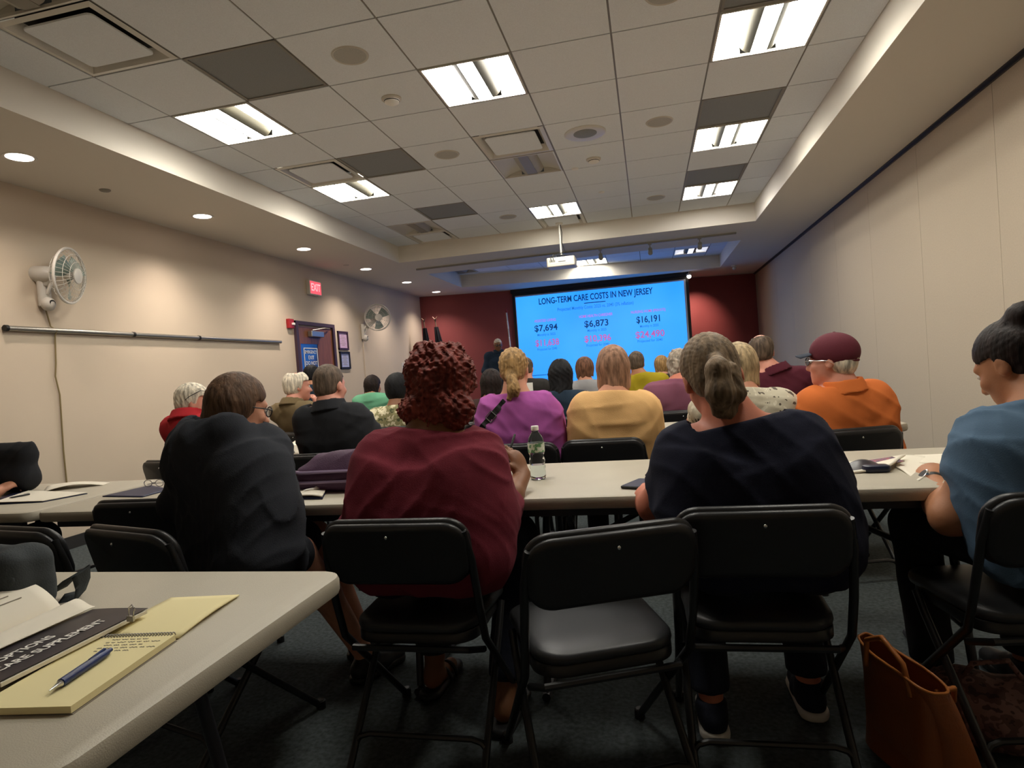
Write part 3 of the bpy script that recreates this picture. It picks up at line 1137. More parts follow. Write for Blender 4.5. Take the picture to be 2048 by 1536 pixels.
def net(fn, lo, hi, h):
    """surface nets on a sparse grid -> vertices, quads"""
    n = np.maximum(np.ceil((hi - lo) / h).astype(int) + 1, 8)
    n = ((n + 3) // 4) * 4
    nb = n // 4
    cc = np.stack(np.meshgrid(*[np.arange(k) for k in nb], indexing='ij'), -1).reshape(-1, 3)
    cen = (lo + (cc * 4 + 1.5) * h).astype(np.float32)
    dc = fn(cen)
    near = np.abs(dc) < h * 2.6 * 1.75 + .012
    Fg = np.repeat(np.repeat(np.repeat(dc.reshape(nb), 4, 0), 4, 1), 4, 2).astype(np.float32)
    off = np.stack(np.meshgrid(*[np.arange(4)] * 3, indexing='ij'), -1).reshape(-1, 3)
    sel = (cc[near][:, None, :] * 4 + off[None]).reshape(-1, 3)
    if len(sel) == 0:
        return np.zeros((0, 3)), np.zeros((0, 4), int)
    pts = (lo + sel * h).astype(np.float32)
    vals = np.concatenate([fn(pts[i:i + 400000]) for i in range(0, len(pts), 400000)])
    Fg[sel[:, 0], sel[:, 1], sel[:, 2]] = vals
    S = Fg < 0
    cs = np.zeros(tuple(k - 1 for k in n), np.int8)
    for i in (0, 1):
        for j in (0, 1):
            for k in (0, 1):
                cs += S[i:n[0] - 1 + i, j:n[1] - 1 + j, k:n[2] - 1 + k]
    act = np.argwhere((cs > 0) & (cs < 8))
    idx = np.full(cs.shape, -1, np.int64)
    idx[act[:, 0], act[:, 1], act[:, 2]] = np.arange(len(act))
    acc = np.zeros((len(act), 3))
    cnt = np.zeros(len(act))
    for ax in range(3):
        o1, o2 = [a for a in range(3) if a != ax]
        for i in (0, 1):
            for j in (0, 1):
                a = act.copy()
                a[:, o1] += i
                a[:, o2] += j
                b = a.copy()
                b[:, ax] += 1
                fa, fb = Fg[a[:, 0], a[:, 1], a[:, 2]], Fg[b[:, 0], b[:, 1], b[:, 2]]
                m = (fa < 0) != (fb < 0)
                t = fa[m] / (fa[m] - fb[m])
                p = a[m].astype(float)
                p[:, ax] += t
                acc[m] += p
                cnt[m] += 1
    V = lo + acc / cnt[:, None] * h
    Q = []
    for ax in range(3):
        o1, o2 = (ax + 1) % 3, (ax + 2) % 3
        s0 = [slice(None)] * 3
        s1 = [slice(None)] * 3
        s0[ax], s1[ax] = slice(0, n[ax] - 1), slice(1, n[ax])
        A, B = S[tuple(s0)], S[tuple(s1)]
        e = np.argwhere(A != B)
        e = e[(e[:, o1] > 0) & (e[:, o2] > 0) & (e[:, o1] < n[o1] - 1) & (e[:, o2] < n[o2] - 1)]
        if len(e) == 0:
            continue
        ins = A[e[:, 0], e[:, 1], e[:, 2]]
        quad = []
        for d1, d2 in ((0, 0), (-1, 0), (-1, -1), (0, -1)):
            c = e.copy()
            c[:, o1] += d1
            c[:, o2] += d2
            quad.append(idx[c[:, 0], c[:, 1], c[:, 2]])
        quad = np.stack(quad, 1)
        quad[~ins] = quad[~ins][:, ::-1]
        Q.append(quad)
    Q = np.concatenate(Q) if Q else np.zeros((0, 4), int)
    Q = Q[(Q >= 0).all(1)]
    return V, Q


def np_mesh(name, V, Q, mats, parent, base, keep_largest=True):
    if keep_largest and len(V):
        # drop specks left over by the relief
        lab = np.arange(len(V))
        for _ in range(200):
            new = lab.copy()
            mn = lab[Q].min(1)
            for c in range(4):
                np.minimum.at(new, Q[:, c], mn)
            new = new[new]
            if (new == lab).all():
                break
            lab = new
        u, c = np.unique(lab, return_counts=True)
        big = u[c >= max(40, .02 * c.max())]
        ok = np.isin(lab, big)
        Q = Q[ok[Q].all(1)]
        remap = np.cumsum(ok) - 1
        V, Q = V[ok], remap[Q]
    me = bpy.data.meshes.new(name)
    nv, nq = len(V), len(Q)
    me.vertices.add(nv)
    me.vertices.foreach_set('co', (V - np.array(base)).astype(np.float32).ravel())
    me.loops.add(nq * 4)
    me.loops.foreach_set('vertex_index', Q.astype(np.int32).ravel())
    me.polygons.add(nq)
    me.polygons.foreach_set('loop_start', (np.arange(nq) * 4).astype(np.int32))
    me.polygons.foreach_set('loop_total', np.full(nq, 4, np.int32))
    me.materials.append(M[mats] if isinstance(mats, str) else mats)
    me.update(calc_edges=True)
    me.validate()
    me.shade_smooth()
    o = bpy.data.objects.new(name, me)
    COL.objects.link(o)
    o.parent = parent
    return o


def sdf_obj(name, s, h, m, parent, base):
    lo, hi = s.bounds()
    V, Q = net(s, lo, hi, h)
    return np_mesh(name, V, Q, m, parent, base)


def wrinkle(amp, freq, seed, axis=None):
    """soft folds: warped ridges"""
    g = np.random.default_rng(seed)
    ph = g.uniform(0, 6.28, 8)
    dirs = g.normal(size=(4, 3))
    dirs[:, 2] *= 1.3
    dirs /= np.linalg.norm(dirs, axis=1)[:, None]
    dirs = dirs.astype(np.float32)

    def fn(P):
        w1 = np.sin(P @ dirs[0] * freq * .6 + ph[0]) * .9
        w2 = np.sin(P @ dirs[1] * freq * .8 + ph[1] + w1)
        r1 = 1 - np.abs(np.sin(P @ dirs[2] * freq + ph[2] + 1.5 * w2))
        r2 = 1 - np.abs(np.sin(P @ dirs[3] * freq * 1.3 + ph[3] + 1.3 * w1))
        r3 = 1 - np.abs(np.sin(P @ dirs[0] * freq * 2.3 + ph[4] + 2.2 * w2 + 1.1 * w1))
        r4 = np.sin(P @ dirs[1] * freq * .5 + ph[5])
        return (-amp * (r1 * r1 * (.55 + .45 * w1) + .7 * r2 * r2 * (.5 + .5 * w2) + .38 * r3 * r3 * (.5 + .5 * r4) - .45)).astype(np.float32)
    return fn


# ---------------------------------------------------------------- people
SKIN = {'fair': '#c98f74', 'pink': '#cf8f7a', 'tan': '#a8714f', 'brown': '#7d5236', 'dark': '#4a3024', 'rosy': '#c4785f'}
for k_, v_ in SKIN.items():
    M['skin_' + k_] = mat('skin_' + k_, v_, 0.55, var=(14, 0.08), bump=(240, 0.05))
M['eye'] = mat('eye', '#d8d2c8', 0.2)
M['iris'] = mat('iris', '#2a1c14', 0.2)
M['shoe_black'] = mat('shoe_black', '#1b1b1d', 0.5)
M['shoe_white'] = mat('shoe_white', '#d9d4cb', 0.5)
M['denim'] = mat('denim_navy', '#191d2b', 0.9, bump=(300, .15))
M['trouser'] = mat('trouser_charcoal', '#1c1c1f', 0.9, bump=(300, .12))
M['lens_glass'] = mat('spectacle_lens', '#dfe6ea', 0.03, trans=0.95, spec=.8)


def frame_of(yaw, pitch, roll):
    y, p, r = (math.radians(k) for k in (yaw, pitch, roll))
    f = np.array([math.sin(y) * math.cos(p), math.cos(y) * math.cos(p), -math.sin(p)])
    rt = np.array([math.cos(y), -math.sin(y), 0.0])
    up = np.cross(rt, f)
    r2 = rt * math.cos(r) - up * math.sin(r)      # roll > 0 tips the head to its right
    u2 = rt * math.sin(r) + up * math.cos(r)
    return np.array([r2, f, u2])


def hair_mat(name, color, dark=.55, streak=60):
    m = mat('hair_' + name, color, 0.62, var=(streak, dark), bump=(streak * 1.5, .35), spec=.22, stretch=(1, 1, .18))
    return m


class Person:
    def __init__(self, label, px, py, y, yaw=0, pitch=5, roll=0, hs=1.0, byaw=0.0, hip=None, shw=.18, girth=1.0, belly=1.0,
                 skin='fair', res=.008, shy=-.05, shx=0.0, shz=0.0, tilt=0.0, Lp=None, Rp=None, seat=.488, stand=False, chest=1.0, legs=True, thigh=.42, feet=(.0, .0)):
        self.res, self.skin, self.girth = res, 'skin_' + skin, girth
        H = W(px, py, y)
        self.H, self.s = H, hs
        self.A = frame_of(yaw, pitch, roll)
        self.yaw, self.byaw = yaw, byaw
        b = math.radians(byaw)
        self.br, self.bf = np.array([math.cos(b), -math.sin(b), 0]), np.array([math.sin(b), math.cos(b), 0])
        up = np.array([0, 0, 1.0])
        self.S = H + self.br * shx + self.bf * shy + up * (-.200 * hs + shz)      # middle of the shoulder line
        self.tilt = tilt
        self.L = self.S - self.br * shw + up * tilt
        self.R = self.S + self.br * shw - up * tilt
        if Lp is not None:
            self.L, self.R = W(*Lp), W(*Rp)
            self.S = (self.L + self.R) / 2
            self.tilt = tilt = float(self.L[2] - self.R[2]) / 2
            shw = float(np.linalg.norm(self.R - self.L)) / 2
        self.shw = shw
        rh = .116 * girth
        if stand:
            self.Hip = np.array([self.S[0], self.S[1], .93])
        else:
            self.Hip = np.array([hip[0], hip[1], seat + rh]) if hip is not None else self.S + self.bf * -.06 - up * (self.S[2] - seat - rh)
            self.Hip[2] = seat + rh
        base = (self.Hip[0], self.Hip[1], 0.0)
        self.base = base
        self.root = thing('person', label, 'person', base)
        self.seat, self.stand = seat, stand
        g, be = girth, belly
        # torso
        t = Sdf()
        S, Hp = self.S, self.Hip
        mid = Hp + (S - Hp) * .42
        chst = Hp + (S - Hp) * .78
        for sd in (-1, 1):
            o = self.br * sd
            t.rc(Hp + o * .100 * g, mid + o * .092 * g * be + self.bf * .01, rh, .103 * g * be, k=.06)
            t.rc(mid + o * .092 * g * be + self.bf * .01, chst + o * .090 * g * chest, .103 * g * be, .100 * g * chest, k=.06)
            t.rc(chst + o * .090 * g * chest, S + o * (shw * .60) + up * (-.035 - tilt * sd * .6), .100 * g * chest, .066 * (g ** .5), k=.06)
        bk = self.bf * .006
        t.rc(Hp + bk, mid + bk, rh * .96, .100 * g * be, k=.05)
        t.rc(mid + bk, chst + bk, .100 * g * be, .098 * g * chest, k=.05)
        t.rc(chst + bk, S - up * .03, .098 * g * chest, .064 * g ** .5, k=.05)
        t.rc(self.L, self.R, .058 * (g ** .5), k=.06)
        nb = S + up * .058 - self.bf * .012
        hd0 = self.hl((0, -.028, -.06))
        for Q in (self.L, self.R):
            t.rc(nb + (Q - nb) * .10 + up * -.012, nb + (Q - nb) * .80 + up * -.004, .058, .050, k=.06)
            t.ell(Q + up * -.004, (.056 * g ** .5, .060 * g ** .5, .056 * g ** .5), k=.05)
        t.rc(nb + up * -.03, nb + (hd0 - nb) * .55, .064, .058, k=.045)
        self.torso = t
        self.nb, self.hd0 = nb, hd0
        self.arms = {}
        self.legs = []
        self.thigh_l = thigh
        # legs
        kz = seat + .078 if not stand else .50
        for i, sd in enumerate((-1, 1)):
            hp = Hp + self.br * sd * .100 * g
            if not stand:
                hp[2] = seat + .10
            if stand:
                kn, an = hp + up * (.5 - hp[2]) + self.bf * .02, hp + up * (.09 - hp[2])
            else:
                kn = hp + self.bf * thigh + self.br * sd * .04
                kn[2] = kz
                an = kn + self.bf * (-.05 + feet[i]) + self.br * sd * .0
                an[2] = .085
            self.legs.append([hp, kn, an])

    def hl(self, q):
        return self.H + (np.array(q, float) * self.s) @ self.A

    def arm(self, side, elbow, wrist, hand=None, palm=(0, 0, -1), curl=25, rad=1.0, spread=1.0, hz=1.0):
        self.hz = hz
        sh = self.L if side < 0 else self.R
        elbow, wrist = np.array(elbow, float), np.array(wrist, float)
        hand = nz(np.array(hand, float) - wrist) if hand is not None else nz(wrist - elbow)
        self.arms[side] = (sh, elbow, wrist, hand, nz(palm), curl, rad, spread)
        return self

    def arm_rel(self, side, e=(.03, .16, -.27), w=(-.08, .40, -.20), **k):
        """elbow and wrist from the shoulder, in body axes (outward, forward, up)"""
        sh = self.L if side < 0 else self.R
        c = lambda q: sh + self.br * side * q[0] + self.bf * q[1] + np.array([0, 0, q[2]])
        return self.arm(side, c(e), c(w), **k)

    def table_arms(self, ty, z=.802, dx=.14, reach=.22):
        """both forearms resting on a table whose near edge is at y = ty"""
        for sd in (-1, 1):
            sh = self.L if sd < 0 else self.R
            e = np.array([sh[0] + sd * .05, ty - .04, max(z + .015, sh[2] - .27)])
            w = np.array([self.S[0] + sd * dx, ty + reach, z])
            self.arm(sd, e, w, curl=18)
        return self

    def head_sdf(self, s):
        A, hs = self.A, self.s
        ax = A
        L = self.hl
        s.ell(L((0, -.012, .03)), np.array((.074, .095, .088)) * hs, ax, k=.02)
        s.rc(L((0, .022, -.02)), L((0, .05, -.078)), .060 * hs, .036 * hs, k=.03)
        s.ell(L((0, .025, -.045)), np.array((.062, .062, .062)) * hs, ax, k=.03)
        s.rc(L((-.034, .076, .020)), L((.034, .076, .020)), .013 * hs, k=.02)
        s.rc(L((0, .082, .006)), L((0, .106, -.034)), .009 * hs, .0135 * hs, k=.012)
        for sd in (-1, 1):
            s.ell(L((sd * .010, .092, -.038)), np.array((.009, .011, .008)) * hs, ax, k=.008)
            s.ell(L((sd * .040, .066, -.028)), np.array((.022, .02, .018)) * hs, ax, k=.02)
            s.sub(L((sd * .031, .094, .001)), .013 * hs, k=.012)
            ex = A.copy()
            s.ell(L((sd * .075, -.012, -.008)), np.array((.010, .019, .031)) * hs, ex, k=.008)
            s.sub(L((sd * .087, -.004, -.008)), .009 * hs, k=.008)
        s.rc(L((-.019, .083, -.060)), L((.019, .083, -.060)), .008 * hs, k=.008)
        s.rc(L((-.015, .082, -.073)), L((.015, .082, -.073)), .009 * hs, k=.008)
        s.subrc(L((-.022, .094, -.0665)), L((.022, .094, -.0665)), .0035 * hs, k=.004)
        s.ell(L((0, .070, -.098)), np.array((.020, .018, .016)) * hs, ax, k=.02)

    def body(self, legs=True):
        s = self.torso.copy()
        r = s.rc
        r(self.nb + np.array([0, 0, -.03]), self.hd0, .062, .055, k=.04)
        self.head_sdf(s)
        for sd, (sh, e, w, hd, pn, curl, rad, spread) in self.arms.items():
            r(sh, e, .050 * rad, .040 * rad, k=.03)
            r(e, e + (w - e) * .35, .041 * rad, .042 * rad, k=.02)
            r(e + (w - e) * .35, w, .042 * rad, .027 * rad ** .5, k=.02)
            self.hand(s, sd, w, hd, pn, curl, spread)
        if legs:
            for hp, kn, an in self.legs:
                r(hp, kn, .066 + .012 * self.girth, .054, k=.04)
                r(kn, kn + (an - kn) * .35, .054, .056, k=.03)
                r(kn + (an - kn) * .35, an, .056, .036, k=.03)
                r(an + np.array([0, 0, -.03]) - self.bf * .02, an + self.bf * .15 + np.array([0, 0, -.055]), .034, .026, k=.03)
        b = sdf_obj('body', s, self.res, self.skin, self.root, self.base)
        self.body_sdf = s
        return b

    def hand(self, s, sd, w, d, pn, curl, spread):
        pn = nz(pn - d * np.dot(pn, d))
        z_ = self.hz
        d = d * 1.0
        side = np.cross(d, pn) * sd          # toward the thumb
        if np.dot(side, self.br) * sd > 0:
            side = -side
        ax = np.array([side, d, pn])
        s.ell(w + d * .045 * z_, np.array((.040, .052, .019)) * z_, ax, k=.02)
        kn = [(.030, .078, .066, .0088), (.010, .086, .074, .009), (-.011, .083, .068, .0088), (-.029, .073, .054, .0078)]
        for i, (lat, fw, ln, rr) in enumerate(kn):
            lat, fw, ln, rr = lat * z_, fw * z_, ln * z_, rr * z_
            a = w + d * fw + side * lat
            c1 = math.radians(curl * (.7 + .1 * i))
            c2 = math.radians(curl * (1.7 + .1 * i))
            dd = nz(d + side * lat * 2.2 * spread)
            b = a + (dd * math.cos(c1) + pn * math.sin(c1)) * ln * .52
            c = b + (dd * math.cos(c2) + pn * math.sin(c2)) * ln * .48
            s.rc(a - d * .02, b, rr, rr * .95, k=.007)
            s.rc(b, c, rr * .95, rr * .8, k=.004)
        a = w + d * .022 + side * .030
        b = a + nz(side * .8 + d * .7 + pn * .25) * .038
        c = b + nz(side * .35 + d * .9 + pn * .2) * .030
        s.rc(a, b, .013, .0105, k=.012)
        s.rc(b, c, .0105, .0085, k=.004)

    def eyes(self):
        for sd in (-1, 1):
            c = self.hl((sd * .031, .0795, .002)) - np.array(self.base)
            b = MB().sphere(c, .0105 * self.s, 8)
            f = self.A[1]
            b.lathe([(.0001, .0108 * self.s), (.0040, .0103 * self.s), (.0052, .0088 * self.s)], c=c, n=12, mi=1, frame=(self.A[0], self.A[2], f))
            b.build('eye', ['eye', 'iris'], self.root, smooth='all')

    def shirt(self, m, sleeve=(.6, .6), fore=(0, 0), neck=.075, neckdrop=0.0, loose=.014, wr=(.006, 34), collar=None, hem=None, extra=None, name='shirt', seed=1, sl_r=.064):
        s = self.torso.copy(loose)
        for sd, fr, fo in ((-1, sleeve[0], fore[0]), (1, sleeve[1], fore[1])):
            if sd in self.arms and fr > 0:
                sh, e, w, _, _, _, rad, _ = self.arms[sd]
                q = Sdf()
                b_ = sh + (e - sh) * fr
                dv = nz(e - sh)
                q.rc(sh + (e - sh) * .12, b_ + (dv * .03 if fo <= 0 else 0), (sl_r - .004) * rad, sl_r * rad, k=.03)
                if fo <= 0:
                    q.cut(dv, float(b_ @ dv))
                s.subs.append((q, .05))
                if fo > 0:
                    q = Sdf()
                    b_, dv = e + (w - e) * fo, nz(w - e)
                    q.rc(e, b_ + dv * .03, sl_r * rad, (sl_r - .014) * rad, k=.03)
                    q.cut(dv, float(b_ @ dv))
                    s.subs.append((q, .02))
        if extra:
            extra(s)
        s.rel.append(wrinkle(wr[0], wr[1], seed))
        na = self.nb
        nd = nz(nz(self.hd0 - self.nb) + np.array([0, 0, 1.3]))
        f32 = lambda v: np.array(v, np.float32)
        hh = .036 - neckdrop

        def ncut(P):
            q = P - f32(na)
            t = q @ f32(nd)
            e = q - t[:, None] * f32(nd)
            r_ = np.sqrt((e * e).sum(1))
            fr_ = e @ f32(self.bf)
            return np.where(r_ < neck + .055, t - hh + .35 * np.maximum(fr_, 0), -1.0).astype(np.float32)
        s.cuts.append((ncut, 0))
        zh = (self.seat + .03) if hem is None else hem
        s.cut((0, 0, -1), -zh)
        o = sdf_obj(name, s, self.res, m, self.root, self.base)
        self.shirt_sdf = s
        if collar:
            k = Sdf()
            k.rc(na + nd * -.005, na + nd * .055, .116, .092, k=.01)

            def cc(P):
                q = P - f32(na)
                h = q @ f32(nd)
                e_ = q - h[:, None] * f32(nd)
                return np.maximum(.082 - np.sqrt((e_ * e_).sum(1)), np.abs(h - .026) - .034).astype(np.float32)
            k.cuts.append((cc, 0))
            sdf_obj('collar', k, self.res * .75, collar, o, self.base)
        return o

    def pants(self, m, to=1.0, name='trousers'):
        s = Sdf()
        s.inf = .012
        g = self.girth
        up = np.array([0, 0, 1.0])
        for sd, (hp, kn, an) in zip((-1, 1), self.legs):
            s.rc(self.Hip + self.br * sd * .100 * g, self.Hip + self.br * sd * .096 * g + up * .06, .112 * g, .104 * g, k=.02)
            if to <= .5:
                s.rc(hp, hp + (kn - hp) * to * 2, .066 + .012 * g, .064, k=.02)
                continue
            s.rc(hp, kn, .066 + .012 * g, .058, k=.02)
            e = kn + (an - kn) * (to - .5) * 2
            s.rc(kn, e, .062, .052, k=.03)
        s.rel.append(wrinkle(.004, 30, 5))
        s.cut((0, 0, 1), self.Hip[2] + .13)
        if to > .5:
            s.cut((0, 0, -1), -(max(.07, .085 + (1 - to) * .8)))
        return sdf_obj(name, s, max(self.res, .01), m, self.root, self.base)

    def shoes(self, m, sole=None):
        up = np.array([0, 0, 1.0])
        for hp, kn, an in self.legs:
            s = Sdf()
            z0 = an[2] - .085
            s.rc(an - self.bf * .035 + up * -.035, an + self.bf * .06 + up * -.035, .040, .040, k=.03)
            s.rc(an + self.bf * .06 + up * -.045, an + self.bf * .16 + up * -.048, .040, .033, k=.03)
            s.rc(an + up * -.03, an + up * .015, .044, .047, k=.02)
            s.cut((0, 0, -1), -(z0 + .016))
            s.cut((0, 0, 1), z0 + .105)
            o = sdf_obj('shoe', s, .009, m, self.root, self.base)
            q = Sdf()
            q.rc(an - self.bf * .035 + up * -.065, an + self.bf * .15 + up * -.065, .046, .040, k=.02)
            q.cut((0, 0, -1), -(z0 + .003))
            q.cut((0, 0, 1), z0 + .032)
            sdf_obj('sole', q, .008, sole or 'black_plastic', o, self.base)

    # ---- hair
    def hair(self, style, m, name='hair', **k):
        L, hs, A = self.hl, self.s, self.A
        s = Sdf()
        th = k.get('th', .010)
        f32 = lambda v: np.array(v, np.float32)

        def loc(P):
            return ((P - f32(self.H)) @ f32(A.T)) / np.float32(hs)
        vol = k.get('vol', 1.0)
        cap = lambda t: s.ell(L((0, -.014, .034)), (np.array((.074, .095, .088)) + t) * hs, A, k=.02)
        line = k.get('line', .03)

        def face(P):
            q = loc(P)
            return (q[:, 1] * .8 - q[:, 2] * .6 - line) * hs
        amp, nfr = k.get('groove', .0025), k.get('n', 26)
        if style in ('short', 'balding', 'crew'):
            cap(th)
            s.ell(L((0, -.045, -.015)), (np.array((.062, .058, .06)) + th * .7) * hs, A, k=.02)
            low = k.get('low', .058)
            s.cuts.append((face, 0))
            s.cuts.append(((lambda P: (-low - loc(P)[:, 2] + .25 * np.maximum(loc(P)[:, 1], 0)) * hs), 0))
            s.cuts.append(((lambda P: np.where(loc(P)[:, 2] < .045, loc(P)[:, 1] - .3 * loc(P)[:, 2] - .014, -9) * hs), 0))
            if style == 'balding':
                bc, brad = k.get('bald', ((0, .0, .125), .085))
                s.cuts.append(((lambda P: (brad - np.sqrt(((loc(P) - f32(bc)) ** 2).sum(1))) * hs), 0))
        elif style == 'bob':
            cap(th)
            ln = k.get('length', .13)
            w = .074 + th * 1.1
            s.rc(L((-.040, -.035, .0)), L((-.048, -.035, -ln)), .048 * hs * vol, .040 * hs * vol, k=.03)
            s.rc(L((.040, -.035, .0)), L((.048, -.035, -ln)), .048 * hs * vol, .040 * hs * vol, k=.03)
            s.rc(L((0, -.055, .0)), L((0, -.062, -ln)), .060 * hs * vol, .046 * hs * vol, k=.03)
            s.cuts.append((face, 0))
            s.cuts.append(((lambda P: (loc(P)[:, 1] - np.where(loc(P)[:, 2] < .03, .018, 9)) * hs), 0))
            wob = k.get('wob', .012)
            s.cuts.append(((lambda P: (-ln - .012 - loc(P)[:, 2] + wob * np.sin(loc(P)[:, 0] * 110)) * hs), 0))
        elif style == 'long':
            cap(th)
            ln = k.get('length', .26)
            s.rc(L((-.035, -.03, .0)), L((-.045, -.05, -ln)), .055 * hs * vol, .045 * hs, k=.04)
            s.rc(L((.035, -.03, .0)), L((.045, -.05, -ln)), .055 * hs * vol, .045 * hs, k=.04)
            s.rc(L((0, -.05, .0)), L((0, -.085, -ln)), .062 * hs * vol, .05 * hs, k=.04)
            s.cuts.append((face, 0))
            s.cuts.append(((lambda P: (loc(P)[:, 1] - np.where(loc(P)[:, 2] < .03, .03, 9)) * hs), 0))
        elif style in ('tail', 'bun'):
            cap(th * .7)
            s.ell(L((0, -.05, -.02)), (np.array((.060, .055, .058)) + th * .5) * hs, A, k=.02)
            s.cuts.append((face, 0))
            s.cuts.append(((lambda P: (loc(P)[:, 1] - np.where(loc(P)[:, 2] < .03, .004, 9)) * hs), 0))
        elif style == 'curly':
            R = k.get('R', (.108, .115, .115))
            s.ell(L(k.get('c', (0, -.02, .025))), np.array(R) * hs, A, k=.03)
            for e in k.get('lobes', ()):
                s.ell(L(e[0]), np.array(e[1]) * hs, A, k=.03)
            s.cuts.append(((lambda P: (loc(P)[:, 1] - np.where(loc(P)[:, 2] < .05, .03, .085)) * hs), 0))
            ca, cf = k.get('curl', (.011, 170))
            g = np.random.default_rng(k.get('seed', 3))
            ph = g.uniform(0, 6.28, 6)

            def curls(P):
                q = loc(P)
                x, y, z = q[:, 0], q[:, 1], q[:, 2]
                w = 1.1 * np.sin(x * cf * .33 + ph[0]) + 1.1 * np.sin(y * cf * .31 + ph[1]) + 1.1 * np.sin(z * cf * .35 + ph[2])
                a = np.sin(x * cf + w + ph[3]) * np.sin(z * cf * .9 - w + ph[4]) + np.sin(y * cf * .95 + w * 1.3 + ph[5]) * np.sin(z * cf * 1.1 + w)
                big = np.sin(x * 48 + ph[1]) * np.sin(z * 44 + ph[2]) * np.sin(y * 46 + ph[0])
                return (ca * .55 * a + k.get('big', .010) * big).astype(np.float32) * np.float32(hs)
            s.rel.append(curls)
            amp = 0
        for e in k.get('add', ()):
            if e[0] == 'rc':
                s.rc(L(e[1]), L(e[2]), e[3] * hs, e[4] * hs, k=e[5] if len(e) > 5 else .015)
            else:
                s.ell(L(e[1]), np.array(e[2]) * hs, A, k=e[3] if len(e) > 3 else .02)
        if amp:
            tie = k.get('tie')

            def gr(P):
                q = loc(P)
                if tie is not None:
                    a = np.arctan2(q[:, 0] - tie[0], q[:, 2] - tie[2])
                    near = np.sqrt((q[:, 0] - tie[0]) ** 2 + (q[:, 2] - tie[2]) ** 2)
                    wv = np.sin(a * nfr + 18 * q[:, 1]) + .6 * np.sin(a * nfr * 2.3 + 1.0)
                    return (amp * wv * np.clip(near / .05, .25, 1)).astype(np.float32)
                a = np.arctan2(q[:, 0], -q[:, 1] + .03)
                wv = np.sin(a * nfr + 9 * np.sin(q[:, 2] * 22)) + .6 * np.sin(a * nfr * 2.3 + 8 * q[:, 2])
                return (amp * wv).astype(np.float32)
            s.rel.append(gr)
        o = sdf_obj(name, s, k.get('res', self.res * .8), m, self.root, self.base)
        self.hair_sdf = s
        return o

    def glasses(self, m='black_plastic', up=0.0, back=0.0, lens=True):
        b = MB()
        L = lambda q: self.hl(q) - np.array(self.base)
        for sd in (-1, 1):
            c = [(sd * .033 + .025 * math.cos(a), .099 - back, .0 + up + .019 * math.sin(a)) for a in np.linspace(0, 2 * math.pi, 20)[:-1]]
            b.tube([L(q) for q in c], .0022, 6, closed=True)
            b.tube([L((sd * .058, .098 - back, .006 + up)), L((sd * .080, .06 - back, .006 + up)), L((sd * .083, -.01 - back * .6, .004 + up * .5)), L((sd * .081, -.035 - back * .5, -.012 + up * .4))], .0024, 6)
        b.tube([L((-.009, .101 - back, .004 + up)), L((.009, .101 - back, .004 + up))], .0022, 6)
        g = b.build('glasses', m, self.root, smooth=True)
        if lens:
            for sd in (-1, 1):
                bb = MB()
                c = [L((sd * .033 + .023 * math.cos(a), .099 - back, up + .017 * math.sin(a))) for a in np.linspace(0, 2 * math.pi, 20)[:-1]]
                n = len(c)
                c2 = [p + self.A[1] * .0012 for p in c]
                bb.add(c + c2, [tuple(range(n)), tuple(range(2 * n - 1, n - 1, -1))] + [(i, n + i, n + (i + 1) % n, (i + 1) % n) for i in range(n)])
                bb.build('lens', 'lens_glass', g)
        return g
# ---------------------------------------------------------------- folding tables
def make_table(label):
    """6 ft blow-moulded folding table: top with rolled edge, two wishbone leg frames, braces"""
    r = thing('folding_table', label, 'table', (0, 0, 0), group='grey folding tables')
    b = MB()
    b.rbox((0, 0, .718), (1.82, .755, .044), .055, n=8, er=.012)
    b.build('tabletop', 'table', r, smooth=True)
    for s in (-1, 1):
        x = s * .66
        b = MB()
        for yy in (-1, 1):
            b.tube([(x, yy * .10, .69), (x, yy * .16, .60), (x + s * .02, yy * .27, .03)], .014, 10)
        b.tube([(x + s * .018, -.225, .25), (x + s * .018, .225, .25)], .011, 8)
        b.tube([(x + s * .02, -.30, .016), (x + s * .02, .30, .016)], .016, 8)
        b.tube([(x, -.30, .685), (x, .30, .685)], .013, 8)
        b.build('leg_frame', 'table_leg', r, smooth=True)
        b = MB().tube([(x + s * .012, 0, .36), (x + s * .01, 0, .42), (s * .16, 0, .675)], .011, 8)
        b.tube([(x + s * .014, -.18, .36), (x + s * .014, .18, .36)], .009, 8)
        b.build('folding_brace', 'table_leg', r, smooth=True)
    b = MB()
    for yy in (-.33, .33):
        b.box((0, yy, .683), (1.66, .022, .028))
    b.build('side_rail', 'table_leg', r)
    return r


ROW = [-2.245, -.76, .85, 2.45, 4.05]       # middle of each row of tables
TX = [[2.425 - .915, 2.425 - 2.745], [3.385, 1.545, -.295], [3.555, 1.715, .325], [3.6, 1.76], [3.6, 1.76]]
TL_ = [['nearest table, holding the booklet and steno pad', 'table beyond the left edge continuing the nearest table'],
       ['second-row table with the water bottle and curled booklet', 'second-row table in front of the person in maroon', 'second-row table at the left with the black bag and papers'],
       ['third-row table ending at the right wall, behind the man in orange', 'third-row table before the person in purple', 'third-row table at the left, before the man in red'],
       ['fourth-row table at the right, mostly hidden', 'fourth-row table in the middle, hidden by people', 'fourth-row table at the left, hidden by people'],
       ['fifth-row table at the right, hidden by people', 'fifth-row table in the middle, hidden by people', 'fifth-row table at the left, hidden by people']]
t0 = None
for i, yy in enumerate(ROW):
    for j, xx in enumerate(TX[i]):
        lb = 'grey folding table: ' + TL_[i][j]
        if t0 is None:
            t0 = make_table(lb)
            t0.location = (xx, yy, 0)
        else:
            tt = dup(t0, (xx, yy, 0), 0, lb)
            if (i, j) == (2, 2):          # a shorter table fills the rest of the third row
                tt.scale.x = .52
TOP = .74


